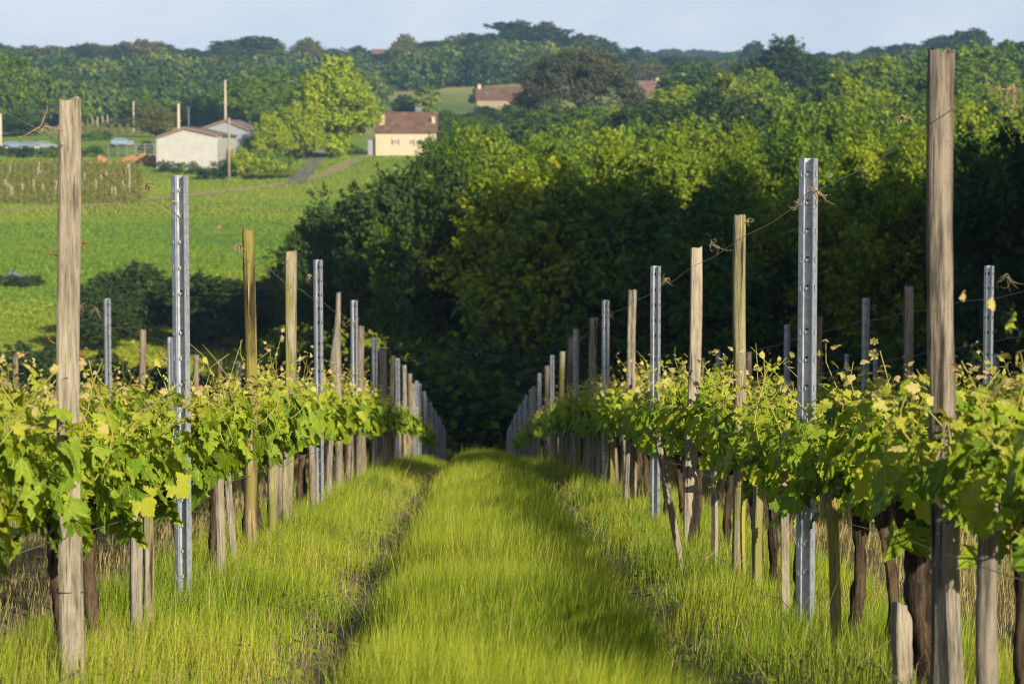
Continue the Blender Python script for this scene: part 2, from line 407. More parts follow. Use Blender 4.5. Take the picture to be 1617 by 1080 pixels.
V, F, r = lane_grass(-.5, .66, 5.5, 100, 8500, h_mid, lambda X, Y: R.uniform(.0013, .0027, len(X)), rfun(.08, .96), keep_mid)
tag(obj('tall_grass', mesh('tall_grass', V, F, M['grass'], False, {'rnd': r})), 'tall bright grass growing in the middle strip of the lane', 'grass', None, 'stuff')
def keep_side(X, Y):
    u, k = lane_u(X); e = .06*np.sin(Y*1.9+k)+.05*np.sin(Y*4.3)
    rut = np.maximum(np.exp(-((u-RUTS[0]-e)/.16)**2), np.exp(-((u-RUTS[1]-e)/.15)**2))
    return (1-.96*rut)*(.35+.65*patch(X, Y, 2.6, 1.))*(1-keep_mid(X, Y))
def h_side(X, Y):
    u, k = lane_u(X); return (.06+.12*sst(.62, .9, np.abs(u))*(1-.5*sst(1.0, 1.2, np.abs(u)))*patch(X, Y, 2.2, .5)+.05*patch(X, Y, 5))*R.uniform(.5, 1.4, len(X))
V, F, r = lane_grass(-1.75, 1.75, 5.5, 100, 5600, h_side, lambda X, Y: R.uniform(.0013, .0026, len(X)), rfun(.02, 1.0), keep_side)
tag(obj('verge_grass', mesh('verge_grass', V, F, M['grass'], False, {'rnd': r})), 'thin green grass round the vine stems beside the wheel ruts', 'grass', None, 'stuff')
parts = []
for lk in (-4, -3, -2, -1, 1, 2, 3, 4):
    parts.append(lane_grass(LANE0+lk*ROWSTEP-1.2, LANE0+lk*ROWSTEP+1.2, 6 if abs(lk) == 1 else 16, 100, 900 if abs(lk) == 1 else 500,
        lambda X, Y: (.05+.11*patch(X, Y, 1.7, .3))*R.uniform(.5, 1.4, len(X)), lambda X, Y: R.uniform(.003, .005, len(X)),
        lambda X, Y: R.uniform(0, 1, len(X)), lambda X, Y: .3+.7*patch(X, Y, 2.)))
o = 0; Vs, Fs, rs = [], [], []
for V, F, r in parts: Vs.append(V); Fs.append(F+o); rs.append(r); o += len(V)
tag(obj('dry_grass', mesh('dry_grass', np.concatenate(Vs), np.concatenate(Fs), M['weed'], False, {'rnd': np.concatenate(rs)})),
    'short dry grass between the outer vine rows', 'grass', None, 'stuff')
# taller seed stalks and bents scattered through the middle strip
n = 1500; Y = 7.2+R.uniform(0, 1, n)**1.5*34; X = np.where(R.uniform(0, 1, n) < .62, R.uniform(-.28, .46, n), np.sign(R.normal(0, 1, n))*R.uniform(.86, 1.22, n))
V, F, r = blades(X, Y, znear(X, Y), R.uniform(.22, .43, n), R.uniform(.0013, .0024, n)*np.maximum(1, Y/12), np.where(R.uniform(0, 1, n) < .8, R.uniform(.4, .9, n), R.uniform(.9, 1, n)), .17, .45)
tag(obj('seed_stalks', mesh('seed_stalks', V, F, M['grass'], False, {'rnd': r})), 'pale seed stalks standing above the lane grass', 'grass', None, 'stuff')
n = 6500; X = R.uniform(-1.15, 1.15, n); Y = 7.2+R.uniform(0, 1, n)**1.7*22; u, k = lane_u(X)
ok_ = R.uniform(0, 1, n) < .12+.88*np.maximum(np.exp(-((u-RUTS[0])/.22)**2), np.exp(-((u-RUTS[1])/.24)**2))*patch(X, Y, 2.4, 3.); X, Y = X[ok_], Y[ok_]; n = len(X)
pos = np.stack([X, Y, znear(X, Y)+R.uniform(.015, .10, n)], 1)
V, F, A = leaves_flat(pos, R.uniform(.009, .023, n)); r = R.uniform(.1, .75, n)
tag(obj('low_weeds', mesh('low_weeds', V, F, M['meadow'], False, {'rnd': np.repeat(r, 6)})), 'small broad-leaved weeds in and beside the wheel ruts', 'weeds', None, 'stuff')
n = 2600; Y = 7+R.uniform(0, 1, n)**1.6*26; X = R.uniform(-1.2, 1.2, n)
V, F, r = blades(X, Y, znear(X, Y)+.005, R.uniform(.10, .26, n), R.uniform(.0018, .003, n)*np.maximum(1, Y/11), R.uniform(.6, 1, n), .9, .6)
tag(obj('dead_straw', mesh('dead_straw', V, F, M['weed'], False, {'rnd': r})), 'dead straw lying through the lane grass', 'grass', None, 'stuff')
# meadow and lower field on the left across the valley
n = 120000; d = R.uniform(112, 455, n)**1.0; px = R.uniform(-40, 720, n); X = (px-752)/FPX*d; Y = d
edge = np.interp(Y, [110, 170, 230, 300, 380, 460], [60, 640, 690, 700, 700, 690])
k = px < edge; X, Y, px = X[k], Y[k], px[k]; Z = zt(X, Y)
V, F, r = blades(X, Y, Z, R.uniform(.12, .30, len(X))*(.6+.6*patch(X, Y, .12)), R.uniform(.10, .24, len(X)), np.clip(R.normal(.42, .2, len(X))+.4*(1-sst(185, 210, Y+.4*X))+.3*sst(.55, .8, patch(X*.3, Y, .05, .7))-.25*sst(.6, .85, patch(X*.4, Y, .09, 2.1))+.35*sst(300, 340, Y-1.2*(X+60)), 0, 1), .5, .5)
tag(obj('meadow_grass', mesh('meadow_grass', V, F, M['meadow'], False, {'rnd': r})), 'lush green meadow grass on the slope across the valley', 'grass', None, 'stuff')

# ------------------------------------------------------------------ vine leaves
HI = np.array([(0,.02),(.10,-.14),(.24,-.22),(.30,-.10),(.43,-.10),(.42,.03),(.52,.08),(.42,.13),(.55,.24),(.66,.36),(.54,.40),(.52,.52),(.40,.47),(.31,.46),(.36,.60),(.33,.72),(.22,.74),(.17,.87),(.08,.90),(0,1.05)])
HI = np.concatenate([HI, (HI[1:-1]*[-1, 1])[::-1]])
MID = np.array([(0,.0),(.28,-.2),(.5,.06),(.64,.36),(.36,.48),(.32,.72),(0,1.0)]); MID = np.concatenate([MID, (MID[1:-1]*[-1, 1])[::-1]])
LOW = np.array([(0,-.1),(.5,.05),(.45,.55),(0,1.0),(-.45,.55),(-.5,.05)])
def leaves(pos, nor, tip, size, rnd, outline):
    n = len(pos); nor = nor/np.linalg.norm(nor, axis=1, keepdims=True)
    tip = tip-(tip*nor).sum(1, keepdims=True)*nor; tip /= np.linalg.norm(tip, axis=1, keepdims=True)+1e-9
    b = np.cross(nor, tip)
    o = np.concatenate([[(0, .3)], outline]); k = len(o); u = o[:, 0][None, :]; v = o[:, 1][None, :]
    fold = R.uniform(-.25, .75, (n, 1)); droop = R.uniform(-.1, .75, (n, 1)); wav = R.uniform(.02, .17, (n, 1)); ph = R.uniform(0, 6.28, (n, 1))
    asp = R.uniform(.85, 1.12, (n, 1))
    h = -fold*np.abs(u)-droop*v*v+wav*np.sin(7*np.arctan2(u, v-.3)+ph)*np.hypot(u, v-.3)*1.3
    Vv = pos[:, None, :]+size[:, None, None]*((u*asp)[..., None]*b[:, None, :]+(v+0*asp)[..., None]*tip[:, None, :]+h[..., None]*nor[:, None, :])
    A = np.stack([np.broadcast_to(u, (n, k)), np.broadcast_to(v, (n, k)), np.broadcast_to(rnd[:, None], (n, k))], -1)
    f = np.array([(0, i+1, (i+1) % (k-1)+1) for i in range(k-1)])
    F = (np.arange(n)[:, None, None]*k+f[None]).reshape(-1, 3)
    return Vv.reshape(-1, 3), F, A.reshape(-1, 3)
def vine_meshes(seed, nleaf, outline, smax, tips, stems=True):
    rg = np.random.default_rng(seed)
    yc = rg.uniform(-.42, .42, 7); y = np.clip(yc[rg.integers(0, 7, nleaf)]+rg.normal(0, .10, nleaf), -.55, .55)
    t = rg.beta(1.3, 1.2, nleaf); top = .77+.05*np.sin(y*9+seed)+.03*np.sin(y*21+seed*3)
    bot = .50+.06*np.sin(y*9+seed*2)+.05*np.sin(y*19+seed)
    z = bot+(top-bot)*t; wid = .07+.105*np.sin(np.pi*np.clip(t*.85+.12, 0, 1))
    sx = np.where(rg.uniform(0, 1, nleaf) < .5, -1, 1); x = sx*wid*rg.uniform(.25, 1.1, nleaf)
    pos = np.stack([x, y, z], 1)
    nor = np.stack([sx*rg.uniform(.3, 1.2, nleaf), rg.normal(-.25, .6, nleaf), rg.uniform(.05, .9, nleaf)+t*.3], 1)
    tip = np.stack([sx*.35+rg.normal(0, .45, nleaf), rg.normal(0, .5, nleaf), rg.uniform(-1.2, -.15, nleaf)], 1)
    size = smax*rg.uniform(.5, 1.0, nleaf)*(1.08-.4*t); rnd = np.clip(rg.normal(.33, .2, nleaf)+.22*t, 0, .74)
    P_, N_, T_, S_, R_ = [pos], [nor], [tip], [size], [rnd]; mb = MB()
    for i in range(tips):
        y0 = rg.uniform(-.5, .5); x0 = rg.uniform(-.12, .12); hgt = rg.uniform(.02, .11) if rg.uniform() < .74 else rg.uniform(.14, .27)
        bx, by = rg.normal(0, .08, 2); pts = []
        for q in np.linspace(0, 1, 6):
            pts.append((x0+bx*q+.045*math.sin(q*5+i), y0+by*q+.02*math.sin(q*6+2*i), .58+(.20+hgt)*q))
        pts[-1] = (pts[-1][0]+rg.normal(0, .03), pts[-1][1]+rg.normal(0, .03), pts[-1][2]-.015)
        mb.tube([(0, y0*.25, .50)]+pts, [.003, .0027, .0026, .0024, .0021, .0018, .0013], 5)
        nl = rg.integers(8, 13)
        for j in range(nl):
            q = .2+.8*j/(nl-1); s_ = 1 if (j % 2) else -1; a = rg.uniform(0, 6.28)
            pp = np.array([np.interp(q, np.linspace(0, 1, 6), [p[c] for p in pts]) for c in range(3)])
            out = np.array([math.cos(a)*s_, math.sin(a)*s_, rg.uniform(-.3, .5)])
            P_.append((pp+out*.02)[None]); N_.append((np.array([0, 0, .8])-out*.3+rg.normal(0, .45, 3))[None]); T_.append((out+np.array([0, 0, -.3]))[None])
            S_.append(np.array([smax*(.62-.36*q)*rg.uniform(.7, 1.1)])); R_.append(np.array([np.clip(.52+.42*q+rg.normal(0, .08), 0, 1)]))
    V, F, A = leaves(*(np.concatenate(a) for a in (P_, N_, T_, S_, R_)), outline)
    fm = mesh('foliage', V, F, M['leaf'], True, {'leaf': A})
    sm = None
    if stems:
        for i in range(5):
            y1 = rg.uniform(-.4, .4); x1 = rg.uniform(-.15, .15)
            mb.tube([(0, .02*i-.04, .47), (x1*.5, y1*.5, .55), (x1*.9, y1*.9, .64), (x1, y1, .74)], [.0055, .0045, .0035, .002], 5)
        sm = mb.mesh('shoots', M['shoot'], True)
    return fm, sm
def trunk_mesh(seed, lean=0., leany=0., hgt=.5, r0=.022):
    rg = np.random.default_rng(seed); pts = []; rad = []
    nn = 24
    for i in range(nn):
        q = i/(nn-1); a = math.sin(q*4.2+seed)*.018*(1-abs(q-.5)); b = math.cos(q*5.1+seed*2)*.018
        pts.append((lean*q+a, leany*q+b, -.14+(hgt+.14)*q))
        rad.append(r0*(1.2-.5*q+(.95*max(0, (q-.66)/.34)**1.2)+.10*math.sin(q*19+seed))*rg.uniform(.92, 1.08))
    rad[-1] *= .55
    mb = MB(); nk = 16; V0, F0 = tube(pts, rad, nk, True); rdg = rg.uniform(-.22, .22, nk)
    for q in range(nn):
        for k in range(nk):
            w_ = 1+rdg[(k+q//4) % nk]+.10*math.sin(q*2.1+k*1.9+seed)+rg.uniform(-.07, .07); V0[q*nk+k] = Vector(pts[q]).lerp(V0[q*nk+k], w_)
    mb.add(V0, F0)
    e = Vector(pts[-2])
    for s in (-1, 1):
        l = rg.uniform(.14, .30); mb.tube([e-Vector((0,0,.05)), e+Vector((rg.normal(0,.02), s*l*.5, .0)), e+Vector((rg.normal(0,.03), s*l, .05))], [.026, .019, .010], 8, 0, True, .15, rg)
    for k in range(3):
        j = rg.integers(4, nn-2); c = Vector(pts[j]); a = rg.uniform(0, 6.28); dv = Vector((math.cos(a), math.sin(a), .4))
        mb.tube([c, c+dv*rad[j]*1.25], [.016, .009], 6, 0, True, .2, rg)
    return mb.mesh('trunk', M['bark'], True)
FHI = [vine_meshes(100+i, 118, HI, .102, 9) for i in range(9)]
FMD = [vine_meshes(200+i, 112, MID, .115, 8) for i in range(5)]
FLO = [vine_meshes(300+i, 90, LOW, .125, 4, False) for i in range(3)]
TR = [trunk_mesh(40+i, R.uniform(-.06, .06), R.uniform(-.06, .06), .5+R.uniform(-.04, .04)) for i in range(6)]
XL, XR = -1.2, 1.22
def vine(x, y, label, group, tr=None, small=False):
    z = float(znear(x, y)); rt = empty('grape_vine', (x, y, z), (0, 0, R.choice([0, math.pi])+R.normal(0, .06)))
    if tr is None: tr = TR[R.integers(len(TR))]
    else: rt.rotation_euler.z = 0
    pool = FHI if y < 17 else (FMD if y < 34 else FLO)
    fm, sm = pool[R.integers(len(pool))]
    obj('trunk', tr, rt, (0, 0, .05)); obj('foliage', fm, rt, (0, 0, .04+R.uniform(-.03, .03)), (0, 0, R.choice([0, math.pi])), (R.uniform(.95, 1.15), R.uniform(.82, 1.0), R.uniform(.96, 1.04)*float(1+.13*sst(9.5, 15, y))))
    if sm: obj('shoots', sm, rt, (0, 0, .04), (0, 0, 0), (1, 1, float(1+.13*sst(9.5, 15, y))))
    tag(rt, label, 'grape vine', group); return rt
LB = trunk_mesh(77, -.02, .0, .52, .024)
leanR = trunk_mesh(78, -.085, .10, .56, .036)
vl = [6.15, 7.0, 7.93, 8.66, 9.75, 10.97, 12.2]
vr = [5.3, 6.22, 7.17, 8.15, 8.92, 10.1, 11.1, 12.1, 13.0]
while vl[-1] < 72: vl.append(vl[-1]+R.uniform(.86, .98))
while vr[-1] < 76: vr.append(vr[-1]+R.uniform(.86, .98))
def vlabels(ys_, side, first):
    out = []
    for i, y in enumerate(ys_):
        if y < first: out.append(f'nearest leafy vine hanging into the {side} edge of the photo' if i == 1 else f'leafy vine cut off by the {side} edge, closest to the viewer')
        else:
            j = i-sum(1 for q in ys_ if q < first)
            if j < 16: out.append(f'{ORD[j]} leafy vine beyond the nearest wooden post of the {side} lane row')
            else: out.append(f'small shaded leafy vine far down the {side} row of the grass lane')
    return out
for y, lb in zip(vl, vlabels(vl, 'left', 7.5)): vine(XL-.10+R.normal(0, .02), y, lb, 'vines in the left row of the lane', LB if abs(y-7.93) < .01 else None)
for y, lb in zip(vr, vlabels(vr, 'right', 6.77)): vine(XR+.10+R.normal(0, .02), y, lb, 'vines in the right row of the lane', leanR if abs(y-7.17) < .01 else None)
for rx, y0, y1, nm, adj in ((XL-2.42, 17, 52, 'left', 'second'), (XL-4.84, 28, 46, 'left', 'third'), (XR+2.44, 15.5, 54, 'right', 'second'), (XR+4.86, 25, 50, 'right', 'third'), (XR+7.28, 36, 50, 'right', 'fourth')):
    y = y0+R.uniform(0, .5)
    while y < y1:
        vine(rx+R.normal(0, .03), y, f'leafy vine standing in the {adj} row to the {nm}, behind the lane row', f'vines in the {adj} row on the {nm}')
        y += R.uniform(.9, 1.02) if y < 35 else R.uniform(1.0, 1.2)

# ------------------------------------------------------------------ posts, stakes
def wood(kind, h, w, seed, lx=0., ly=0., crack=False):
    rg = np.random.default_rng(seed); L = 26; Vv = []; F = []
    if kind == 'square':
        c = .10; sec = [(-.5+c,-.5),(.5-c,-.5),(.5,-.5+c),(.5,.5-c),(.5-c,.5),(-.5+c,.5),(-.5,.5-c),(-.5,-.5+c)]; sec = [(a, b) for a, b in sec]
    elif kind == 'plank':
        c = .06; sec = [(-.5+c,-.28),(.5-c,-.28),(.5,-.22),(.5,.22),(.5-c,.28),(-.5+c,.28),(-.5,.22),(-.5,-.22)]
    else:
        m_ = 20; sec = [(.5*math.cos(2*math.pi*i/m_)*(1+.05*math.sin(i*2.3+seed)), .5*math.sin(2*math.pi*i/m_)*(1+.05*math.cos(i*1.7+seed))) for i in range(m_)]
    n = len(sec); a1, a2, a3 = rg.uniform(0, 6, 3)
    for i in range(L+1):
        q = i/L; z = -.25+(h+.25)*q
        s = w*(1.04-.09*q)*(1+.02*math.sin(q*13+a1)); ox = lx*q+.005*math.sin(q*7+a2)*(h/1.7); oy = ly*q+.005*math.sin(q*6+a3)
        tw = .05*math.sin(q*3+a1); px_, kx = 0., 1.
        if kind == 'twisted':
            zz = z/h; bul = math.exp(-((zz-.63)/.14)**2); kx = 1+.75*bul; px_ = -.018*bul+.012*sst(.72, 1, zz); s *= 1-.25*float(sst(.7, 1, zz)); tw = .5*math.sin(zz*3)
        for j, (a, b) in enumerate(sec):
            r_ = 1+rg.normal(0, .008 if kind in ('square', 'plank') else .015)
            if crack and z > h*.35:
                for cj in (13, 16):
                    if j == cj: r_ *= 1-(.55 if (z > h*.80 and cj == 16) else .16)*float(sst(.35*h, .7*h, z))
            x_, y_ = a*s*r_*kx, b*s*r_
            dz = rg.normal(0, .006) if i == L else 0
            Vv.append((ox+px_+x_*math.cos(tw)-y_*math.sin(tw), oy+x_*math.sin(tw)+y_*math.cos(tw), z+dz))
    for i in range(L):
        for j in range(n): F.append((i*n+j, i*n+(j+1)%n, (i+1)*n+(j+1)%n, (i+1)*n+j))
    Vv.append((lx, ly, h-.006 if not crack else h-.012)); F += [(L*n+j, L*n+(j+1)%n, len(Vv)-1) for j in range(n)]
    return Vv, F
def zinc_mesh(h, holes=True):
    prof = [(-.034,.020),(-.0295,.0145),(-.0235,.007),(-.018,0),(-.0160,.002),(-.0150,.036),(-.0145,.041),(-.006,.042),(.006,.042),(.0145,.041),(.0150,.036),(.0160,.002),(.018,0),(.0235,.007),(.0295,.0145),(.034,.020)]
    zs = [-.3, 0.0]; cut = []
    z = h-.055
    hz = []
    while z > .12 and holes: hz.append(z); z -= .105 if (len(hz) % 5) else .16
    for q in sorted(hz): zs += [q-.013, q+.008]
    zs.append(h)
    Vv = [(x, y, zz) for zz in zs for x, y in prof]; n = len(prof); F = []
    for i in range(len(zs)-1):
        hole = holes and i >= 2 and (i % 2 == 0) and i < len(zs)-2
        for j in range(n-1):
            if hole and j in (1, 13, 7): continue
            F.append((i*n+j, i*n+j+1, (i+1)*n+j+1, (i+1)*n+j))
    me = mesh('metal_post', Vv, F, M['zinc'])
    return me, hz
def solid(o, t):
    md = o.modifiers.new('thickness', 'SOLIDIFY'); md.thickness = t; md.offset = 0; return o
HOOK = MB(); HOOK.box((0, -.004, .010), (.010, .0018, .020)); HOOK.box((0, -.001, .001), (.010, .006, .002)); HOOKM = HOOK.mesh('wire_hook', M['zinc'])
TAB = MB(); TAB.box((0, -.006, .006), (.012, .008, .0018)); TAB.box((0, -.010, .001), (.012, .0016, .010)); TABM = TAB.mesh('wire_hook', M['zinc'])
ZC = {}
def metal_post(x, y, h, label, group, detail, rz=0):
    key = (round(h, 2), detail)
    if key not in ZC: ZC[key] = zinc_mesh(h, y < 60)
    me, hz = ZC[key]; o = obj('metal_post', me, None, (x, y, float(znear(x, y))), (0, 0, rz)); solid(o, .0026)
    if detail:
        for q in hz:
            for sx, rr in ((-.0265, -.86), (.0265, .86)): obj('wire_hook', HOOKM, o, (sx, .0085, q-.012), (0, 0, rr))
            obj('wire_hook', TABM, o, (0, .040, q-.006))
    tag(o, label, 'post', group); return o
def wood_post(x, y, h, kind, m, w, label, group, lx=0., ly=0., rz=0., crack=False, name='wooden_post'):
    V_, F_ = wood(kind, h, w, int(y*100) % 9973+1, lx, ly, crack)
    o = obj(name, mesh(name, V_, F_, M[m], kind in ('round', 'twisted')), None, (x, y, float(znear(x, y))), (0, 0, rz))
    tl = .010 if (name == 'wooden_post' and y > 21) or name == 'vine_stake' else .0
    o.rotation_euler.x = R.normal(0, 1)*tl; o.rotation_euler.y = R.normal(0, 1)*tl
    tag(o, label, 'post', group); return o
def hgt(x, py, d):
    return (250-py)/FPX*d - float(znear(x, d))
GL, GR = 'trellis posts of the left lane row', 'trellis posts of the right lane row'
# (photo x of the top, photo y of the top, kind, material, width, lean, label)
left = [(105,157,'square','wood_tan',.067,.012,'nearest square tan wooden post with rusty nails at left of the lane'),
 (285,277,'metal',0,0,0,'nearest galvanised metal post in the left row, just beyond the square tan post'),
 (395,362,'round','wood_bark',.064,-.004,'round post with rough mossy bark in the left row behind the nearest metal post'),
 (462,395,'square','wood_moss',.068,.05,'leaning square post with yellow moss at its foot, left row'),
 (502,410,'metal',0,0,.0,'second metal post of the left row, beside the leaning square post'),
 (533,462,'twisted','wood_grey',.062,0,'twisted grey driftwood post with a bulge in the left row'),
 (559,474,'metal',0,0,.0,'sunlit third metal post of the left row beside the twisted grey post'),
 (570,515,'round','wood_dark',.07,0,'dark round post just behind the sunlit third metal post, left row'),
 (591,533,'metal',0,0,0,'fourth metal post from the viewer in the left row'),
 (604,550,'plank','wood_grey',.10,0,'wide pale grey plank post behind the fourth metal post, left row'),
 (616,562,'round','wood_dark',.075,.02,'dark rough post between the grey plank and fifth metal post, left row'),
 (627,566,'metal',0,0,0,'fifth metal post from the viewer in the left row'),
 (640,577,'round','wood_grey',.08,0,'first of the small distant wooden posts beyond the fifth metal post, left row'),
 (646,590,'round','wood_dark',.08,0,'second of the small distant wooden posts beyond the fifth metal post, left row')]
right = [(1483,80,'round','wood_log',.072,-.03,'nearest thick round post with a split top at right of the lane'),
 (1277,250,'metal',0,0,0,'nearest galvanised metal post in the right row, left of the split round post'),
 (1170,340,'round','wood_moss',.062,0,'round post streaked with green moss in the right row beyond the nearest metal post'),
 (1100,392,'plank','wood_tan',.066,.03,'leaning tan plank post with a knot in the right row'),
 (1036,420,'metal',0,0,0,'second metal post of the right row, left of the leaning tan plank'),
 (1000,458,'square','wood_grey',.066,.04,'grey square post between second and third metal posts of the right row'),
 (957,474,'metal',0,0,0,'sunlit third metal post of the right row'),
 (935,502,'square','wood_grey',.075,.015,'grey square post just beyond the sunlit third metal post, right row'),
 (910,520,'metal',0,0,0,'fourth metal post from the viewer in the right row'),
 (902,532,'plank','wood_log',.085,.03,'brown plank post tucked behind the fourth metal post, right row'),
 (886,555,'round','wood_moss',.085,0,'greenish round post between fourth and fifth metal posts, right row'),
 (872,562,'metal',0,0,0,'fifth metal post from the viewer in the right row'),
 (863,578,'round','wood_dark',.085,0,'first of the small distant wooden posts beyond the fifth metal post, right row'),
 (852,590,'metal',0,0,0,'sixth metal post from the viewer in the right row')]
for lst, X0, grp, nm in ((left, XL, GL, 'left'), (right, XR, GR, 'right')):
    dl = 0
    for i, (px, py, kind, m, w, lx, lb) in enumerate(lst):
        d = FPX*X0/(px-752); dl = d; h = hgt(X0, py, d)
        if kind == 'metal': metal_post(X0, d, h, lb, grp, d < 12, R.normal(0, .04))
        else:
            o = wood_post(X0-(lx if abs(lx) > .02 else 0), d, h, kind, m, w, lb, grp, lx, 0, {('left',0): .16, ('right',0): .3}.get((nm, i), R.normal(0, .1)), crack=(nm == 'right' and i == 0))
            if nm == 'left' and i == 0:
                for zz, sx in ((1.30, 1), (1.29, -1), (.99, 1), (1.03, -1)):
                    nb = MB(); s0 = .034*sx
                    nb.tube([(s0*.6, -.01, zz), (s0+.010*sx, -.012, zz+.012), (s0+.022*sx, -.014, zz+.030)], [.0028, .0026, .0022], 6); nb.tube([(s0+.020*sx, -.014, zz+.028), (s0+.024*sx, -.014, zz+.034)], [.0058, .0052], 8)
                    obj('nail', nb.mesh('nail', M['rust'], True), o)
                tb = MB(); tb.tube([(.037*math.cos(a)*1.12, .037*math.sin(a)*1.12, .30) for a in np.linspace(0, 2*math.pi, 17)], .0035, 6)
                tie = MB()
                for a, b in (((-.036,-.0365),(.036,-.0365)),((.036,-.0365),(.036,.0365)),((.036,.0365),(-.036,.0365)),((-.036,.0365),(-.036,-.0365))):
                    tie.tube([(a[0], a[1], .305), (b[0], b[1], .305)], .0028, 6)
                obj('tie', tie.mesh('tie', M['tie'], True), o)
    k = 0; y = dl+2.6
    while y < 100:
        met = (k % 3 != 0)
        if met: metal_post(X0, y, 1.7+R.uniform(-.06, .06), f'small distant metal post near the far end of the {nm} row', grp, False)
        else: wood_post(X0, y, 1.6+R.uniform(-.1, .06), 'round', 'wood_dark' if k % 2 else 'wood_grey', .085, f'small distant wooden post near the far end of the {nm} row', grp)
        y += R.uniform(2.3, 3.0); k += 1
others = [('left','second',XL-2.42,[(169,471,'metal','sunlit metal post in the second row, right of the nearest square tan post'),(222,520,'wood','dark wooden post in the second row between two metal posts at left'),
    (268,532,'metal','metal post in the second left row almost hidden behind the nearest metal post'),(308,560,'wood','dull wooden post in the second left row, right of the nearest metal post'),(343,567,'wood','dull wooden post in the second left row, left of the bark post'),(376,570,'metal','dull metal post in the second left row touching the bark post')]),
 ('left','third',XL-4.84,[(22,562,'wood','dark wooden post low at the left edge in the third row'),(121,577,'metal','dark metal post in the third left row beside the square tan post')]),
 ('right','second',XR+2.44,[(1565,420,'metal','tall blue-grey metal post right of the split round post, second row'),(1437,452,'wood','grey wooden post left of the split round post, second row'),(1370,471,'metal','metal post in the second row between the nearest right metal post and grey wooden post'),
    (1296,500,'wood','dark wooden post in the second row just right of the nearest right metal post'),(1245,514,'metal','blue-grey metal post in the second row just left of the nearest right metal post'),(1184,556,'wood','dark wooden post in the second row beside the mossy round post'),(1136,553,'metal','small metal post in the second row between leaning plank and mossy round post'),(1109,566,'wood','small dark post in the second row beside the leaning tan plank')]),
 ('right','third',XR+4.86,[(1578,560,'metal','small metal post in the third row at the right edge'),(1474,566,'metal','small metal post in the third row behind the split round post'),(1386,552,'metal','slim metal post in the third row, just right of the second-row metal post'),(1340,560,'metal','slim metal post in the third row, left of the second-row metal post')]),
 ('right','fourth',XR+7.28,[(1396,595,'metal','lowest slim metal post in the fourth row at right')])]
for nm, adj, X0, lst in others:
    for px, py, kind, lb in lst:
        d = FPX*X0/(px-752); h = hgt(X0, py, d)
        if kind == 'metal': metal_post(X0, d, h, lb, f'posts of the {adj} row on the {nm}', False, R.normal(0, .05))
        else: wood_post(X0, d, h, 'round', 'wood_grey' if px > 1400 else 'wood_dark', .085 if px > 1400 else .075, lb, f'posts of the {adj} row on the {nm}')
# vine stakes
def stake(x, y, h, m, w, label, group, lx=0, ly=0, kind=None): return wood_post(x, y, h, kind or R.choice(['square', 'plank', 'round']), m, w, label, group, lx, ly, R.uniform(0, 3), name='vine_stake')
GS = 'wooden stakes holding the vine stems'
def dL(px): return FPX*XL/(px-752)
def dR(px): return FPX*XR/(px-752)
stake(XL, dL(213), .62, 'wood_grey', .040, 'grey stake tied to the dark vine stem right of the square tan post', GS, 0, 0, 'square')
stake(XL-.02, dL(240), .60, 'wood_moss', .036, 'leaning mossy stake just left of the nearest left metal post', GS, -.05, .02, 'square')
stake(XL+.01, dL(342), .56, 'wood_tan', .044, 'pale sunlit stake between the nearest left metal post and the bark post', GS, -.02, 0, 'plank')
stake(XL, dL(370), .56, 'wood_grey', .034, 'narrow grey stake close to the foot of the bark post', GS, -.03, 0, 'square')
stake(XL, dL(432), .55, 'wood_tan', .030, 'pale stake left of the mossy foot of the leaning square post', GS, 0, 0, 'plank')
stake(XR, dR(1435), .285, 'wood_tan', .050, 'short thick sawn stake beside the leaning vine stem at right', GS, 0, 0, 'square')
stake(XR, dR(1338), .56, 'wood_yellow', .040, 'bright yellow lichen-covered stake between two dark vine stems at right', GS, .06, 0, 'plank')
stake(XR, dR(1245), .60, 'wood_tan', .032, 'sunlit narrow stake just left of the nearest right metal post', GS, 0, 0, 'plank')
stake(XR, dR(1200), .66, 'wood_moss', .036, 'mossy stake right of the green-streaked round post', GS, 0, 0, 'square')
stake(XR, dR(1178), .55, 'wood_yellow', .028, 'thin yellow-green stake touching the green-streaked round post', GS, 0, 0, 'plank')
stake(XR, dR(1130), .50, 'wood_tan', .036, 'short pale stake left of the green-streaked round post', GS, 0, 0, 'plank')
stake(XR-.13, dR(1105)-1.2, .70, 'wood_tan', .034, 'thin pale stick leaning steeply in the right row', GS, -.20, .05, 'plank')
stake(XR+.02, dR(1500), .55, 'wood_grey', .05, 'grey stake left of the foot of the split round post', GS, 0, 0, 'square')
stake(XR+.02, dR(1558), .62, 'wood_log', .052, 'brown stake right of the foot of the split round post', GS, 0, 0, 'round')
stake(XR+.02, dR(965), .75, 'wood_yellow', .045, 'yellow lit stake at the foot of the sunlit third right metal post', GS, 0, 0, 'plank')
for nm, X0, ys_, y0 in (('left', XL, vl, 13.4), ('right', XR, vr, 13.8)):
    j = 0
    for y in ys_:
        if y0 < y < 46 and R.uniform() < .65:
            yy = y+R.uniform(-.3, .3)
            stake(X0+R.normal(0, .03), yy, R.uniform(.48, .68), R.choice(['wood_grey', 'wood_dark', 'wood_dark', 'wood_moss']), R.uniform(.035, .055),
                  (f'{ORD[j]} thin weathered stake under the {nm} row leaves beyond its mossy post' if j < 8 else f'one of the thin shaded stakes far along the {nm} row'), GS, R.normal(0, .03), R.normal(0, .02)); j += 1
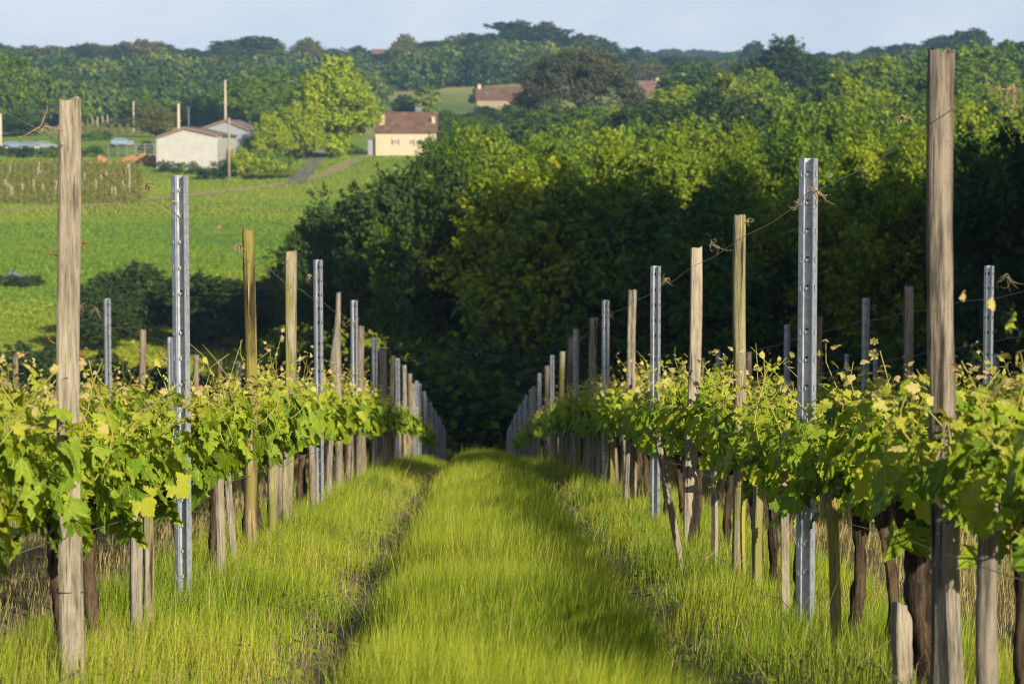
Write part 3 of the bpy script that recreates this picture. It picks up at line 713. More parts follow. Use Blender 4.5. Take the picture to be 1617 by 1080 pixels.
for (px, py) in ((1125,875),):
    d = 12.9; X0 = XR-.05; z = float(znear(X0, d)); sb = MB()
    sb.tube([(0, -.15, .03), (.05, 0, .05), (.13, .1, .04), (.2, .2, .07)], [.010, .009, .007, .004], 6, 0, True, .1); sb.tube([(.07, .02, .05), (.12, -.05, .09)], [.006, .003], 5)
    tag(obj('fallen_branch', sb.mesh('fallen_branch', M['tendril'], True), None, (X0-.12, d, z)), 'dry forked branch lying in the grass under the right row', 'branch')

# ------------------------------------------------------------------ wires and dried tendrils
def wire(X0, h, y0, y1, rad, label, group, dx=0., sag=.02, ph=0):
    pts = []; y = y0; i = 0
    while y < y1:
        pts.append((X0+dx+.002*math.sin(i*1.7+ph), y, float(zt(X0, y))+h-.5*sag*(1-math.cos(i*1.57))+.002*math.sin(i*.9+ph))); y += .65; i += 1
    V_, F_ = tube(pts, [rad*max(1, p[1]/22) for p in pts], 5)
    return tag(obj('trellis_wire', mesh('trellis_wire', V_, F_, M['wire'], True)), label, 'wire', group)
GW = 'trellis wires along the rows'
wire(XL, 1.645, 4.6, 60, .0015, 'thin wire along the tops of the left row posts', GW, .0)
wire(XR, 1.645, 4.0, 60, .0015, 'thin wire along the tops of the right row posts', GW, -.0)
wire(XL, .12, 4.6, 22, .0018, 'low wire through the grass along the left row', GW, .045, .05)
wire(XR, .12, 4.6, 22, .0018, 'low wire through the grass along the right row', GW, -.045, .05)
wire(XL, .50, 4.6, 60, .0015, 'wire carrying the vine arms of the left row', GW, .0, .01)
wire(XR, .50, 4.6, 60, .0015, 'wire carrying the vine arms of the right row', GW, .0, .01)
wire(XL-2.42, 1.62, 16, 45, .0015, 'upper wire of the second row at left', GW)
wire(XR+2.44, 1.62, 14, 45, .0015, 'upper wire of the second row at right', GW)
wire(XR+4.86, 1.62, 24, 45, .0015, 'upper wire of the third row at right', GW)
hw = []
for i in range(13):
    q = i/12; hw.append((-3.6+q*8.0, 98+q*1.0, float(zt(0, 98))+3.35-1.2*q*(1-q)*.3))
def tendril(px, py, X0, size, n, seed, label):
    d = FPX*X0/(px-752); c = P(px, py, d); rg = np.random.default_rng(seed); mb = MB()
    for k in range(n+3):
        a = rg.uniform(0, 6.28); p = Vector((rg.normal(0, .1)*size, rg.normal(0, .25)*size, rg.normal(0, .08)*size)); pts = [tuple(p)]
        dv = Vector((rg.normal(), rg.normal(), rg.normal(-.6, .6))).normalized(); ax = Vector(rg.normal(0, 1, 3)).normalized(); st = size*rg.uniform(.10, .2)
        cu = rg.uniform(.1, .9)
        for i in range(9):
            dv = (Matrix.Rotation(cu*(.4+i*.1), 3, ax) @ dv+Vector((0, 0, -.08))).normalized(); p = p+dv*st; pts.append(tuple(p))
        mb.tube(pts, [.0016+.0008*(k % 2)]*3+[.0013]*4+[.0008]*3, 5)
    o = obj('dried_tendril', mb.mesh('dried_tendril', M['tendril'], True), None, c)
    return tag(o, label, 'tendril', 'dried tendrils left on the wires')
for a in [(70,200,XL,.055,5,1,'dry curled tendril on the top wire left of the square tan post'),(90,200,XL,.02,3,21,'small dry wisp on the top wire against the square tan post'),
  (232,291,XL,.045,6,2,'curly dry tendril on the top wire between the square tan post and nearest metal post'),(197,268,XL,.015,3,22,'tiny dry knot on the top wire nearer the square tan post'),
  (276,318,XL,.03,4,3,'dry tendril clinging to the top of the nearest left metal post'),(345,358,XL,.03,4,4,'small dry tendril on the wire between nearest metal post and bark post'),
  (378,384,XL,.06,8,5,'tuft of dry tendrils at the top of the bark post'),(453,412,XL,.03,4,6,'dry wisp against the leaning square post'),(489,433,XL,.06,6,7,'hanging dry tendrils between leaning post and second left metal post'),
  (555,505,XL,.09,7,8,'tuft of dry tendrils on the sunlit third left metal post'),(150,488,XL-2.42,.12,7,9,'hanging dry tendrils beside the second-row metal post at left'),(128,480,XL-2.42,.08,4,23,'dry wisp on the second-row wire right of the square tan post'),
  (1597,140,XR,.06,7,10,'large loop of dry tendril at the right edge'),(1478,141,XR,.02,4,11,'dry wire twist wrapped on the split round post'),(1422,184,XR,.03,4,12,'small dry tendril on the wire left of the split round post'),
  (1313,275,XR,.015,3,24,'tiny dry knot on the wire right of the nearest right metal post'),(1287,302,XR,.05,8,13,'tangle of dry tendrils on the nearest right metal post'),(1258,318,XR,.05,6,14,'dry tendril on the wire just left of the nearest right metal post'),
  (1180,348,XR,.03,4,15,'dry wisp on the top of the mossy round post'),(1124,385,XR,.06,4,16,'thin dry tendril hanging between mossy round post and leaning plank'),(1053,440,XR,.05,5,17,'dry tendril on the wire right of the second right metal post'),
  (957,490,XR,.08,6,18,'tuft of dry tendrils on the sunlit third right metal post'),(1382,482,XR+2.44,.08,4,19,'dry wisp on the second-row wire at right'),(1590,433,XR+2.44,.10,5,20,'dry wisp on the second-row wire at the right edge')]: tendril(*a)
tb = MB(); tb.tube([(0,0,0), (.01,-.004,.02), (.03,.0,.026), (.046,.004,.012), (.05,.0,-.01)], [.012,.018,.019,.016,.006], 8, 0, True, .15)
tag(obj('plastic_scrap', tb.mesh('plastic_scrap', M['teal'], True), None, P(1368, 714, 9.6)), 'small turquoise plastic scrap caught among the right row leaves', 'plastic scrap')

# ------------------------------------------------------------------ trees
def crown_mesh(seed, ncl, nleaf, leaf, W, z0, z1, m, shape=.75, flat=.75, crr=(.12, .23), low=-.75):
    rg = np.random.default_rng(seed); zc, hz = (z0+z1)/2, (z1-z0)/2
    c = []
    while len(c) < ncl:
        v = rg.normal(0, 1, 3); v /= np.linalg.norm(v); r = rg.uniform(.25, 1)**.45
        if v[2] < low: continue
        taper = 1-(1-shape)*max(0, v[2])**2
        asym = 1+.22*math.sin(2*math.atan2(v[1], v[0])+seed)+.13*math.sin(3*math.atan2(v[1], v[0])+seed*2)
        c.append((v[0]*r*W*.40*taper*asym, v[1]*r*W*.40*taper*asym, zc+v[2]*r*hz*.84*(1+.12*math.sin(v[0]*4+seed))))
    c = np.array(c); cr = rg.uniform(crr[0], crr[1], ncl)*W
    wts = cr**2; ci = rg.choice(ncl, nleaf, p=wts/wts.sum())
    dv = rg.normal(0, 1, (nleaf, 3)); dv /= np.linalg.norm(dv, axis=1, keepdims=True)
    rr = cr[ci]*(.55+.5*rg.uniform(0, 1, nleaf)**.7)*(1+.18*np.sin(dv[:, 0]*7+ci)*np.sin(dv[:, 1]*6+2*ci))
    p = c[ci]+dv*rr[:, None]*np.array([1, 1, flat])
    # half of the leaves sit on sprays that stick out of the clumps, which leaves a ragged outline
    ns = ncl*4; sc = rg.integers(0, ncl, ns); o_ = c[sc]*np.array([1, 1, 0])/(W*.4)+np.array([0, 0, 1])*((c[sc][:, 2:3]-zc)/hz)
    sd = o_*.7+rg.normal(0, .5, (ns, 3))+np.array([0, 0, .5]); sd /= np.linalg.norm(sd, axis=1, keepdims=True)
    sb = c[sc]+sd*(cr[sc]*rg.uniform(.3, .9, ns))[:, None]; sl = W*rg.uniform(.06, .17, ns); ons = rg.uniform(0, 1, nleaf) < .55
    si = rg.integers(0, ns, nleaf); u_ = rg.uniform(0, 1, nleaf); off = rg.normal(0, 1, (nleaf, 3))
    ps = sb[si]+sd[si]*(sl[si]*u_)[:, None]+off*(.032*W*(1.1-.85*u_))[:, None]
    p = np.where(ons[:, None], ps, p); ci = np.where(ons, sc[si], ci); p[:, 2] = np.maximum(p[:, 2], z0*.4)
    dv = np.where(ons[:, None], off*.6+sd[si]*.4, dv)
    n = dv*.8+rg.normal(0, .6, (nleaf, 3))+np.array([0, 0, .35]); n /= np.linalg.norm(n, axis=1, keepdims=True)
    t = np.cross(n, rg.normal(0, 1, (nleaf, 3))); t /= np.linalg.norm(t, axis=1, keepdims=True); b = np.cross(n, t)
    s = leaf*rg.uniform(.6, 1.3, nleaf)[:, None]
    Vv = np.stack([p-t*s, p+b*s*.62+n*s*.12, p+t*s, p-b*s*.62+n*s*.12], 1).reshape(-1, 3)
    F = np.arange(nleaf)[:, None]*4+np.arange(4)[None]
    rnd = np.clip(rg.normal(.45, .17, nleaf)+(rg.uniform(-.2, .2, ncl))[ci], 0, 1)
    return mesh('crown', Vv, F, m, False, {'rnd': np.repeat(rnd, 4)}), c
def trunk_tree(seed, c, hb, r, nl=6):
    rg = np.random.default_rng(seed); mb = MB(); top = Vector(c[np.argmax(c[:, 2])]); mid = Vector(c.mean(0))
    pts = [(0, 0, -.4), (.05, 0, hb*.5), (.12*r, .1, hb), (mid.x*.6, mid.y*.6, (hb+mid.z)/2+.3), (mid.x, mid.y, mid.z+.5), (top.x*.7, top.y*.7, top.z*.93)]
    mb.tube(pts, [r*1.35, r, r*.85, r*.62, r*.4, r*.1], 9, 0, True, .08, rg)
    idx = rg.choice(len(c), nl, replace=False)
    for i in idx:
        e = Vector(c[i]); s = Vector((.1*r, .05, hb*rg.uniform(.8, 1.25)))
        mb.tube([s, s.lerp(e, .5)+Vector((0, 0, -.2)), e], [r*.42, r*.26, r*.07], 6, 0, True, .08, rg)
    return mb.mesh('trunk', M['trunk'], True)
TV = {}
def variant(key, seed, *a, hb=2.5, r=.24, nl=6, **k):
    cm, c = crown_mesh(seed, *a, **k); co = np.empty(len(cm.vertices)*3); cm.vertices.foreach_get('co', co); co = co.reshape(-1, 3)
    TV.setdefault(key, []).append((cm, trunk_tree(seed, c, hb, r, nl), float(np.percentile(co[:, 2], 99.7)), float(np.percentile(co[:, 0], 98)-np.percentile(co[:, 0], 2))))
for i in range(6):                                            # nominal tree: 14 m tall, 9 m wide
    variant('near', 500+i, 70+14*i, 26000, .15, 9, .6+.4*i, 14, M['wood_fresh'], shape=[.6,.85,.7,.5,.8,.65][i], flat=[.75,1.25,.9,1.5,.7,1.15][i], crr=[(.07,.17),(.06,.13),(.08,.16),(.05,.12),(.08,.19),(.06,.14)][i], hb=3.2, nl=9)
    variant('mid', 520+i, 50+9*i, 10000, .25, 9, .8+.4*i, 14, M['wood_fresh'], shape=[.7,.55,.85,.6,.75,.5][i], flat=[.75,1.2,.9,1.4,.7,1.1][i], crr=[(.08,.18),(.07,.14),(.08,.17),(.06,.13),(.09,.2),(.07,.15)][i], nl=8)
for i in range(5):
    variant('far', 540+i, 24+3*i, 2400, .48, 9, .8+.4*i, 14, M['wood_green'], shape=[.7,.5,.85,.6,.75][i], flat=[.75,1.1,.85,1.2,.75][i])
for i in range(3):
    variant('full', 580+i, 110+10*i, 26000, .21, 9, .3, 14, M['wood_bright'], shape=[.75,.6,.85][i], flat=[.85,1.1,.75][i], crr=(.08, .19), low=-1.0, hb=2.0, nl=9)
for i in range(3):
    variant('shrub', 560+i, 16, 2600, .13, 4, .1, 3.2, M['wood_green'], shape=.8, hb=.5, r=.06)
    variant('slim', 570+i, 22, 3200, .34, 5, 1.0, 14, M['wood_green'], shape=.45, hb=2, r=.18)
def tree(x, y, h, w, key, m, label, group, name='broadleaf_tree', cat='tree', vi=None, z=None):
    cm, tm, h0, w0 = TV[key][R.integers(len(TV[key])) if vi is None else vi]
    rt = empty(name, (x, y, float(zt(x, y)) if z is None else z), (0, 0, R.uniform(0, 6.28)), (w/w0, w/w0, h/h0))
    obj('trunk', tm, rt); c = obj('crown', cm, rt)
    c.material_slots[0].link = 'OBJECT'; c.material_slots[0].material = M[m]
    return tag(rt, label, cat, group)
def tree_at(px, pyt, d, wpx, key, m, label, group=None, name='broadleaf_tree', base=None, **k):
    """crown top at photo pixel (px, pyt), standing d metres away on the terrain"""
    p = P(px, pyt, d); g = float(zt(p.x, d)); return tree(p.x, d, max(2., p.z-g), wpx/ppm(d), key, m, label, group, name, **k)
GF = 'trees of the dark wood'
# front edge of the wood: (px, top py, distance, crown width in photo px, material)
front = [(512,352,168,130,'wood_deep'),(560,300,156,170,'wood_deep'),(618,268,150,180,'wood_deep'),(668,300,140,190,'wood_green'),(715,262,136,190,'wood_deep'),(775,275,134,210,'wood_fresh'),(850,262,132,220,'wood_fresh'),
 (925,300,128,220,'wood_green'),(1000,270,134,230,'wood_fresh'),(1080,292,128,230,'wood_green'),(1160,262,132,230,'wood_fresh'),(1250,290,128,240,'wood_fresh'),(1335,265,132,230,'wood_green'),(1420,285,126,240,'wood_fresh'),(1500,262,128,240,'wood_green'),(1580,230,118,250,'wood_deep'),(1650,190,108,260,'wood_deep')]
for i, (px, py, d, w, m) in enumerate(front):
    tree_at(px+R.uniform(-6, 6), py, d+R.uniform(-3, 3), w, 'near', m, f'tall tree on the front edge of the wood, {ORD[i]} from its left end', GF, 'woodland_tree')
for px, py, d, w in ((722,202,240,110),(706,226,262,100),(684,252,285,90),(640,276,240,110),(605,296,226,110),(735,196,290,100),(565,318,205,110)):
    tree_at(px, py, d, w, 'near', R.choice(['wood_green', 'wood_fresh']), 'leafy tree on the left flank of the wood beside the meadow', GF, 'woodland_tree')
rows = [(172, 715, 1640, 98, 232), (205, 735, 1640, 92, 222), (240, 745, 1640, 88, 208), (285, 750, 1640, 80, 206), (335, 740, 1640, 80, 190), (385, 790, 1640, 78, 172), (425, 820, 1640, 76, 150)]
for ri, (d0, a, b, st, top) in enumerate(rows):
    px = a+R.uniform(0, 30); j = 0
    while px < b:
        d = d0+R.uniform(-14, 14)
        slope = -24*np.clip((px-1000)/500, -0.3, 1)+(24 if ri == 6 else 12 if ri == 5 else 0)*(1-float(sst(960, 1080, px)))
        py = top+slope+R.normal(0, 12); key = 'near' if d < 225 else 'mid'
        wp = st*R.uniform(1.25, 1.75)
        tree_at(px, py, d, wp, key, R.choice(['wood_fresh', 'wood_fresh', 'wood_green', 'wood_fresh', 'wood_deep' if ri > 2 else 'wood_fresh']), 'bushy sunlit-topped tree packed among others inside the wood', GF, 'woodland_tree')
        px += st*R.uniform(.8, 1.25); j += 1
# understorey at the foot of the wood
for i in range(22):
    px = 470+i*55+R.uniform(-15, 15); d = R.uniform(112, 122); p = P(px, 600, d)
    tree(p.x, d, R.uniform(3.5, 6), R.uniform(4.5, 7), 'shrub', R.choice(['wood_deep', 'wood_green']), 'low leafy shrub in the shade at the foot of the wood', 'shrubs at the foot of the wood', 'woodland_shrub', 'shrub')
# valley trees on the left, their shade put into the deep leaf colour
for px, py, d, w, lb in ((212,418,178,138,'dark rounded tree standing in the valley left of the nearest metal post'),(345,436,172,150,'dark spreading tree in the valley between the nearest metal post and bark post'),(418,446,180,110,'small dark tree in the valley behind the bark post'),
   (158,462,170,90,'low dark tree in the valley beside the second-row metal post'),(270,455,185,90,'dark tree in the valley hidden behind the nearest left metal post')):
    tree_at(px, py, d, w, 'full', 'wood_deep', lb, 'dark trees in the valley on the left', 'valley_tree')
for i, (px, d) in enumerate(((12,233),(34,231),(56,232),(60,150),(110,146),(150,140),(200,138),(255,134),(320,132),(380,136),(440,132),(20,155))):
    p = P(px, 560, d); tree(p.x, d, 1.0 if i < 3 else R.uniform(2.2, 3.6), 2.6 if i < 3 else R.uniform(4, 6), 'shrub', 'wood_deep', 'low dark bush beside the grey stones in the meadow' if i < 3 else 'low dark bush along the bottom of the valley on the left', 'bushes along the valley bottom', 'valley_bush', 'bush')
for i, (px, py, d, w, m) in enumerate(((5,236,446,40,'wood_green'),(40,239,444,44,'wood_deep'),(82,238,446,40,'wood_green'),(118,236,448,38,'wood_deep'),(150,234,452,40,'wood_green'),(232,222,452,34,'wood_deep'),(268,262,418,34,'wood_deep'),(298,264,416,36,'wood_green'),(355,252,414,40,'wood_green'),(372,262,410,36,'wood_fresh'),(402,214,428,44,'wood_fresh'),(438,236,412,50,'wood_green'),(412,262,404,44,'wood_fresh'),(112,214,500,46,'wood_deep'),(160,212,505,40,'wood_green'),(552,226,452,40,'wood_green'))):
    tree_at(px, py, d, w, 'shrub', m, 'leafy bush in the hedges round the farm yard', 'bushes in the hedges round the farm', 'hedge_bush', cat='bush')
# out of the frame to the right: the wood's edge beside the vineyard and trees on the hill added for shade
GO = 'trees of the wood on the right, beside the vineyard'
for i in range(16):
    y = -21+i*7.9+R.uniform(-2, 2); x = max(29 if y < 25 else 22, .225*y+7.5)+R.uniform(0, 4)
    tree(x, y, R.uniform(18, 23) if y < 42 else R.uniform(20, 24), R.uniform(9, 12), 'mid', 'wood_green', 'tall tree of the wood standing right of the vineyard', GO, 'woodland_tree')
for i in range(7):
    y = 38+i*9.5+R.uniform(-2, 2); x = .225*y+20+R.uniform(0, 4)
    tree(x, y, R.uniform(18.5, 23), R.uniform(10, 12), 'mid', 'wood_green', 'tall tree of the wood standing right of the vineyard', GO, 'woodland_tree')
for i in range(9):
    y = -8+i*6.5+R.uniform(-2, 2); x = 66+R.uniform(-4, 8)
    tree(x, y, R.uniform(14, 18), R.uniform(9, 12), 'mid', 'wood_green', 'unseen tall tree on the added shading hill right of the vineyard', GO, 'woodland_tree')

# mid-distance named trees
tree_at(524, 92, 440, 112, 'full', 'wood_bright', 'large bright yellow-green tree between barns and cream house', None, 'tall_tree', vi=0)
tree_at(490, 120, 452, 74, 'full', 'wood_fresh', 'greener tree joined to the left of the large bright tree', None, 'tall_tree', vi=0)
tree_at(478, 165, 436, 66, 'full', 'wood_bright', 'bright lower tree in front of the large bright tree', None, 'tall_tree', vi=2)
tree_at(428, 180, 420, 66, 'full', 'wood_bright', 'yellow-green bushy tree right of the rear barn', None, 'bushy_tree', vi=0)
tree_at(388, 232, 408, 48, 'shrub', 'wood_bright', 'bright green bush in front of the rear barn beside the utility pole', None, 'bush', cat='bush')
tree_at(420, 248, 404, 52, 'shrub', 'wood_bright', 'sunlit bush at the roadside right of the utility pole', None, 'bush', cat='bush')
tree_at(445, 262, 404, 36, 'shrub', 'wood_fresh', 'low green bush left of the grey lane', None, 'bush', cat='bush')
tree_at(330, 268, 404, 46, 'shrub', 'wood_deep', 'dark low bush below the white barn', None, 'bush', cat='bush')
tree_at(245, 164, 520, 60, 'full', 'wood_olive', 'rounded olive-yellow tree above the white barn', None, 'round_tree', vi=1)
tree_at(14, 84, 560, 84, 'full', 'wood_fresh', 'tall bright green tree at the left edge', None, 'tall_tree', vi=2)
tree_at(66, 116, 590, 50, 'slim', 'wood_green', 'slender dark green tree near the left edge', None, 'slender_tree')
tree_at(30, 175, 540, 80, 'full', 'wood_green', 'low green tree at the foot of the left edge trees', None, 'round_tree', vi=0)
tree_at(704, 176, 520, 60, 'full', 'wood_green', 'dark green tree right of the cream house', None, 'round_tree', vi=1)
tree_at(672, 138, 600, 42, 'slim', 'wood_fresh', 'bright narrow tree behind the cream house', None, 'slender_tree')
tree_at(640, 150, 610, 40, 'mid', 'wood_deep', 'dark tree behind the roof of the cream house', None, 'round_tree', vi=3)
tree_at(755, 125, 640, 24, 'slim', 'wood_deep', 'dark pointed tree at the left end of the brown roof', None, 'slender_tree')
tree_at(740, 178, 560, 70, 'mid', 'wood_green', 'leafy tree hiding the wall of the brown-roofed house', None, 'round_tree', vi=0)
for px, py, d, w, m in ((392,122,540,90,'wood_fresh'),(345,138,550,70,'wood_green'),(425,112,560,84,'wood_green'),(448,150,480,56,'wood_fresh'),(310,150,560,60,'wood_deep'),(848,174,450,74,'wood_green'),(882,169,452,84,'wood_fresh'),(920,168,450,84,'wood_green'),(960,168,454,84,'wood_fresh'),(1003,172,456,74,'wood_green'),(1030,160,500,60,'wood_green'),(705,196,500,60,'wood_green'),(735,188,525,60,'wood_fresh'),(718,214,478,56,'wood_green'),(800,178,560,62,'wood_green'),(835,172,560,60,'wood_deep'),(768,168,585,46,'wood_deep'),(818,160,575,56,'wood_green'),(1006,152,600,60,'wood_green'),(1050,150,600,60,'wood_fresh'),(775,198,520,70,'wood_fresh'),(820,192,520,70,'wood_green')):
    tree_at(px, py, d, w, 'mid', m, 'leafy garden tree round the barns and houses across the valley', 'garden trees round the barns and houses', 'garden_tree')
tree_at(1250, 64, 560, 130, 'full', 'wood_deep', 'large dark round tree rising above the wood', None, 'round_tree', vi=1)
tree_at(1095, 98, 600, 110, 'mid', 'wood_green', 'broad green tree on the edge of the pale field right of the umbrella pine', None, 'round_tree', vi=2)
for px, py, d, w, m in ((1200,110,480,90,'wood_fresh'),(1145,122,470,100,'wood_fresh'),(1330,110,490,110,'wood_green'),(1400,92,500,110,'wood_fresh'),(1465,80,520,110,'wood_green'),(1540,72,540,110,'wood_fresh'),(1600,68,560,110,'wood_green'),(1330,95,560,70,'wood_fresh')):
    tree_at(px, py, d, w, 'mid', m, 'leafy tree along the upper edge of the wood on the right', 'trees along the upper edge of the wood', 'woodland_tree')
# hillside woodland
GH = 'trees on the far hillside'
def woodland():
    rg = np.random.default_rng(91); Vv = []; rs = []; got = 0
    while got < 240:
        px = rg.uniform(-60, 1680); d = rg.uniform(600, 865); p = P(px, 120, d); x = p.x; g = float(zt(x, d)); gy = 250-g/d*FPX
        if 960 < px < 1270 or (px > 700 and d < 780) or (580 < px < 760 and d < 800) or (px < 60 and d < 640) or (600 < px < 700 and 1 < gy < 999 and d > 1000 and False): continue
        h = rg.uniform(8, 11.5); w = rg.uniform(5.5, 10); n = 700; ph = rg.uniform(0, 6, 4)
        dv = rg.normal(0, 1, (n, 3)); dv /= np.linalg.norm(dv, axis=1, keepdims=True)
        rr = (1+.22*np.sin(dv[:, 0]*5+ph[0])*np.sin(dv[:, 2]*5+ph[1])+.12*np.sin(dv[:, 1]*9+ph[2]))*rg.uniform(.78, 1.05, n)
        q = dv*rr[:, None]*np.array([w, w, h*.55])+np.array([x, d, g+h*.5])
        nn = dv+rg.normal(0, .5, (n, 3))+np.array([0, 0, .3]); nn /= np.linalg.norm(nn, axis=1, keepdims=True)
        t = np.cross(nn, rg.normal(0, 1, (n, 3))); t /= np.linalg.norm(t, axis=1, keepdims=True); b = np.cross(nn, t); sz = .7*rg.uniform(.6, 1.3, n)[:, None]
        Vv.append(np.stack([q-t*sz, q+b*sz*.7, q+t*sz, q-b*sz*.7], 1).reshape(-1, 3)); rs.append(np.repeat(np.clip(rg.normal(.45, .13, n)+rg.uniform(-.42, .42), 0, 1), 4)); got += 1
    Vv = np.concatenate(Vv); F = np.arange(len(Vv)).reshape(-1, 4)
    tag(obj('hillside_woodland', mesh('hillside_woodland', Vv, F, M['hill'], False, {'rnd': np.concatenate(rs)})), 'continuous woodland covering the far hillsides', 'woodland', None, 'stuff')
woodland()
def sky_top(px): return np.interp(px, [-100,0,60,130,180,235,300,340,375,405,440,470,500,540,600,660,700,745,790,820,870,900,925,960,1100,1150,1180,1240,1300,1360,1400,1440,1500,1530,1570,1617,1700],
                                   [72,72,64,70,74,64,82,86,66,60,80,74,70,74,72,64,70,66,44,46,40,66,56,80,80,86,72,80,78,74,70,76,64,50,66,64,66])
for (d0, st, dy, px0, px1, hl) in ((1045,40,-2,-30,950,'top'),(1045,44,2,1120,1660,'top'),(940,40,28,-30,1000,''),(820,36,44,-30,760,''),(740,40,54,-30,620,''),(670,44,66,-30,600,''),(610,50,80,40,480,''),(560,54,100,270,470,'')):
    px = px0
    while px < px1:
        d = d0+R.uniform(-22, 22); py = sky_top(px)+dy+R.normal(0, 6)
        hole = (590 < px < 715 and 88 < py+30 < 200 and d < 800) or (640 < px < 760 and d < 760)
        if not hole:
            hg = P(px, py, d).z-float(zt(P(px, py, d).x, d)); py2 = py
            if hg > 19: py2 = py+(hg-19)*FPX/d
            if hg < 6: py2 = py-(6-hg)*FPX/d
            key = 'full' if hl else 'far' if R.uniform() < .9 else 'slim'
            mm = R.choice(['hill', 'wood_deep', 'wood_olive', 'hill', 'hill', 'wood_green'] if d > 700 else ['hill', 'wood_green', 'hill', 'wood_deep', 'wood_fresh'])
            tree_at(px, py2, d, st*R.uniform(.85, 1.7) if key != 'slim' else 22, key, mm, {'top': 'leafy tree standing on the far skyline'}.get(hl, 'leafy tree in the woodland covering the far hillside'), GH, 'hillside_tree')
        px += st*R.uniform(.65, 1.15)
for px, py, d, w, lb in ((405,58,1040,70,'broad round tree rising highest on the left skyline'),(795,36,1030,75,'tall tree on the hilltop left of centre skyline clump'),(862,36,1030,70,'tall tree on the hilltop right of centre skyline clump'),(745,62,1030,42,'small dark tree left of the hilltop clump'),
    (925,54,1040,50,'isolated dark tree on the skyline above the umbrella pine'),(1182,70,1000,28,'small isolated tree on the right skyline'),(1535,47,1000,60,'tall tree breaking the skyline at far right'),(830,70,960,110,'green tree below the hilltop clump'),(900,80,950,90,'pale green tree right of the hilltop clump'),
    (335,90,830,34,'pale dry-topped tree on the left hillside'),(1005,75,1040,40,'dark tree on the far field above the pine')):
    tree_at(px, py, d, w, 'far', 'wood_olive' if 'pale dry' in lb else ('wood_green' if 'green' in lb else 'wood_deep'), lb, None, 'hillside_tree')
px = 900
while px < 1260:
    p = P(px, 78, 1880+R.uniform(-30, 30)); tree(p.x, p.y, R.uniform(9, 13), R.uniform(16, 26), 'far', 'wood_deep', 'bluish tree on the farthest ridge', 'trees on the farthest ridge', 'hillside_tree', z=float(zt(p.x, p.y))-3.5); px += 15
for i in range(26):
    px = R.uniform(960, 1230); d = R.uniform(800, 1040); p = P(px, 100, d)
    tree(p.x, d, R.uniform(5, 8), R.uniform(6, 13), 'far', R.choice(['wood_green', 'wood_olive', 'wood_deep']), 'small hedge tree between the pale fields on the far hill', 'hedge trees on the far fields', 'hedge_tree')
# umbrella pine
def pine():
    d = 470; c0 = P(915, 176, d); rg = np.random.default_rng(5); s = d/FPX; base = Vector((c0.x, d, float(zt(c0.x, d))))
    W, zt0, zb0 = 195*s, P(915, 76, d).z-base.z, P(915, 172, d).z-base.z
    rt = empty('umbrella_pine', base)
    c = []
    for i in range(130):
        a = rg.uniform(0, 6.28); r = math.sqrt(rg.uniform(0, 1)); z = zb0+(zt0-zb0)*(.93*math.sqrt(max(0, 1-r*r))*rg.uniform(.72, 1)+.02)
        c.append((math.cos(a)*r*W*.47, math.sin(a)*r*W*.43, z))
    for q in ((-.40, -.1, .18), (-.44, 0, .10), (-.36, .1, .02), (.30, -.2, .08)): c.append((q[0]*W, q[1]*W, zb0+(zt0-zb0)*q[2]))
    c = np.array(c); cr = rg.uniform(1.5, 2.9, len(c)); n = 40000; ci = rg.choice(len(c), n)
    dv = rg.normal(0, 1, (n, 3)); dv /= np.linalg.norm(dv, axis=1, keepdims=True)
    p = c[ci]+dv*(cr[ci]*(.6+.45*rg.uniform(0, 1, n)))[:, None]*np.array([1, 1, .6])
    nn = dv+rg.normal(0, .5, (n, 3))+np.array([0, 0, .3]); nn /= np.linalg.norm(nn, axis=1, keepdims=True)
    t = np.cross(nn, rg.normal(0, 1, (n, 3))); t /= np.linalg.norm(t, axis=1, keepdims=True); b = np.cross(nn, t); sz = .27*rg.uniform(.6, 1.3, n)[:, None]
    Vv = np.stack([p-t*sz, p+b*sz*.5, p+t*sz, p-b*sz*.5], 1).reshape(-1, 3)
    obj('crown', mesh('crown', Vv, np.arange(n)[:, None]*4+np.arange(4)[None], M['pine'], False, {'rnd': np.repeat(np.clip(rg.normal(.45, .2, n), 0, 1), 4)}), rt)
    mb = MB(); mb.tube([(0, 0, -.5), (.2, 0, 3), (.1, 0, zb0*.75), (.3, 0, zb0), (.2, 0, zb0+2)], [.65, .5, .42, .36, .2], 10, 0, True, .06, rg)
    for i in range(13):
        e = Vector(c[rg.integers(len(c))]); s0 = Vector((.15, 0, zb0*rg.uniform(.6, 1.0))); mb.tube([s0, s0.lerp(e, .55)+Vector((0, 0, -.5)), e], [.24, .16, .06], 6, 0, True, .06, rg)
    obj('trunk', mb.mesh('trunk', M['trunk'], True), rt)
    tag(rt, 'large dark umbrella pine with a domed crown above the wood', 'pine tree')
pine()

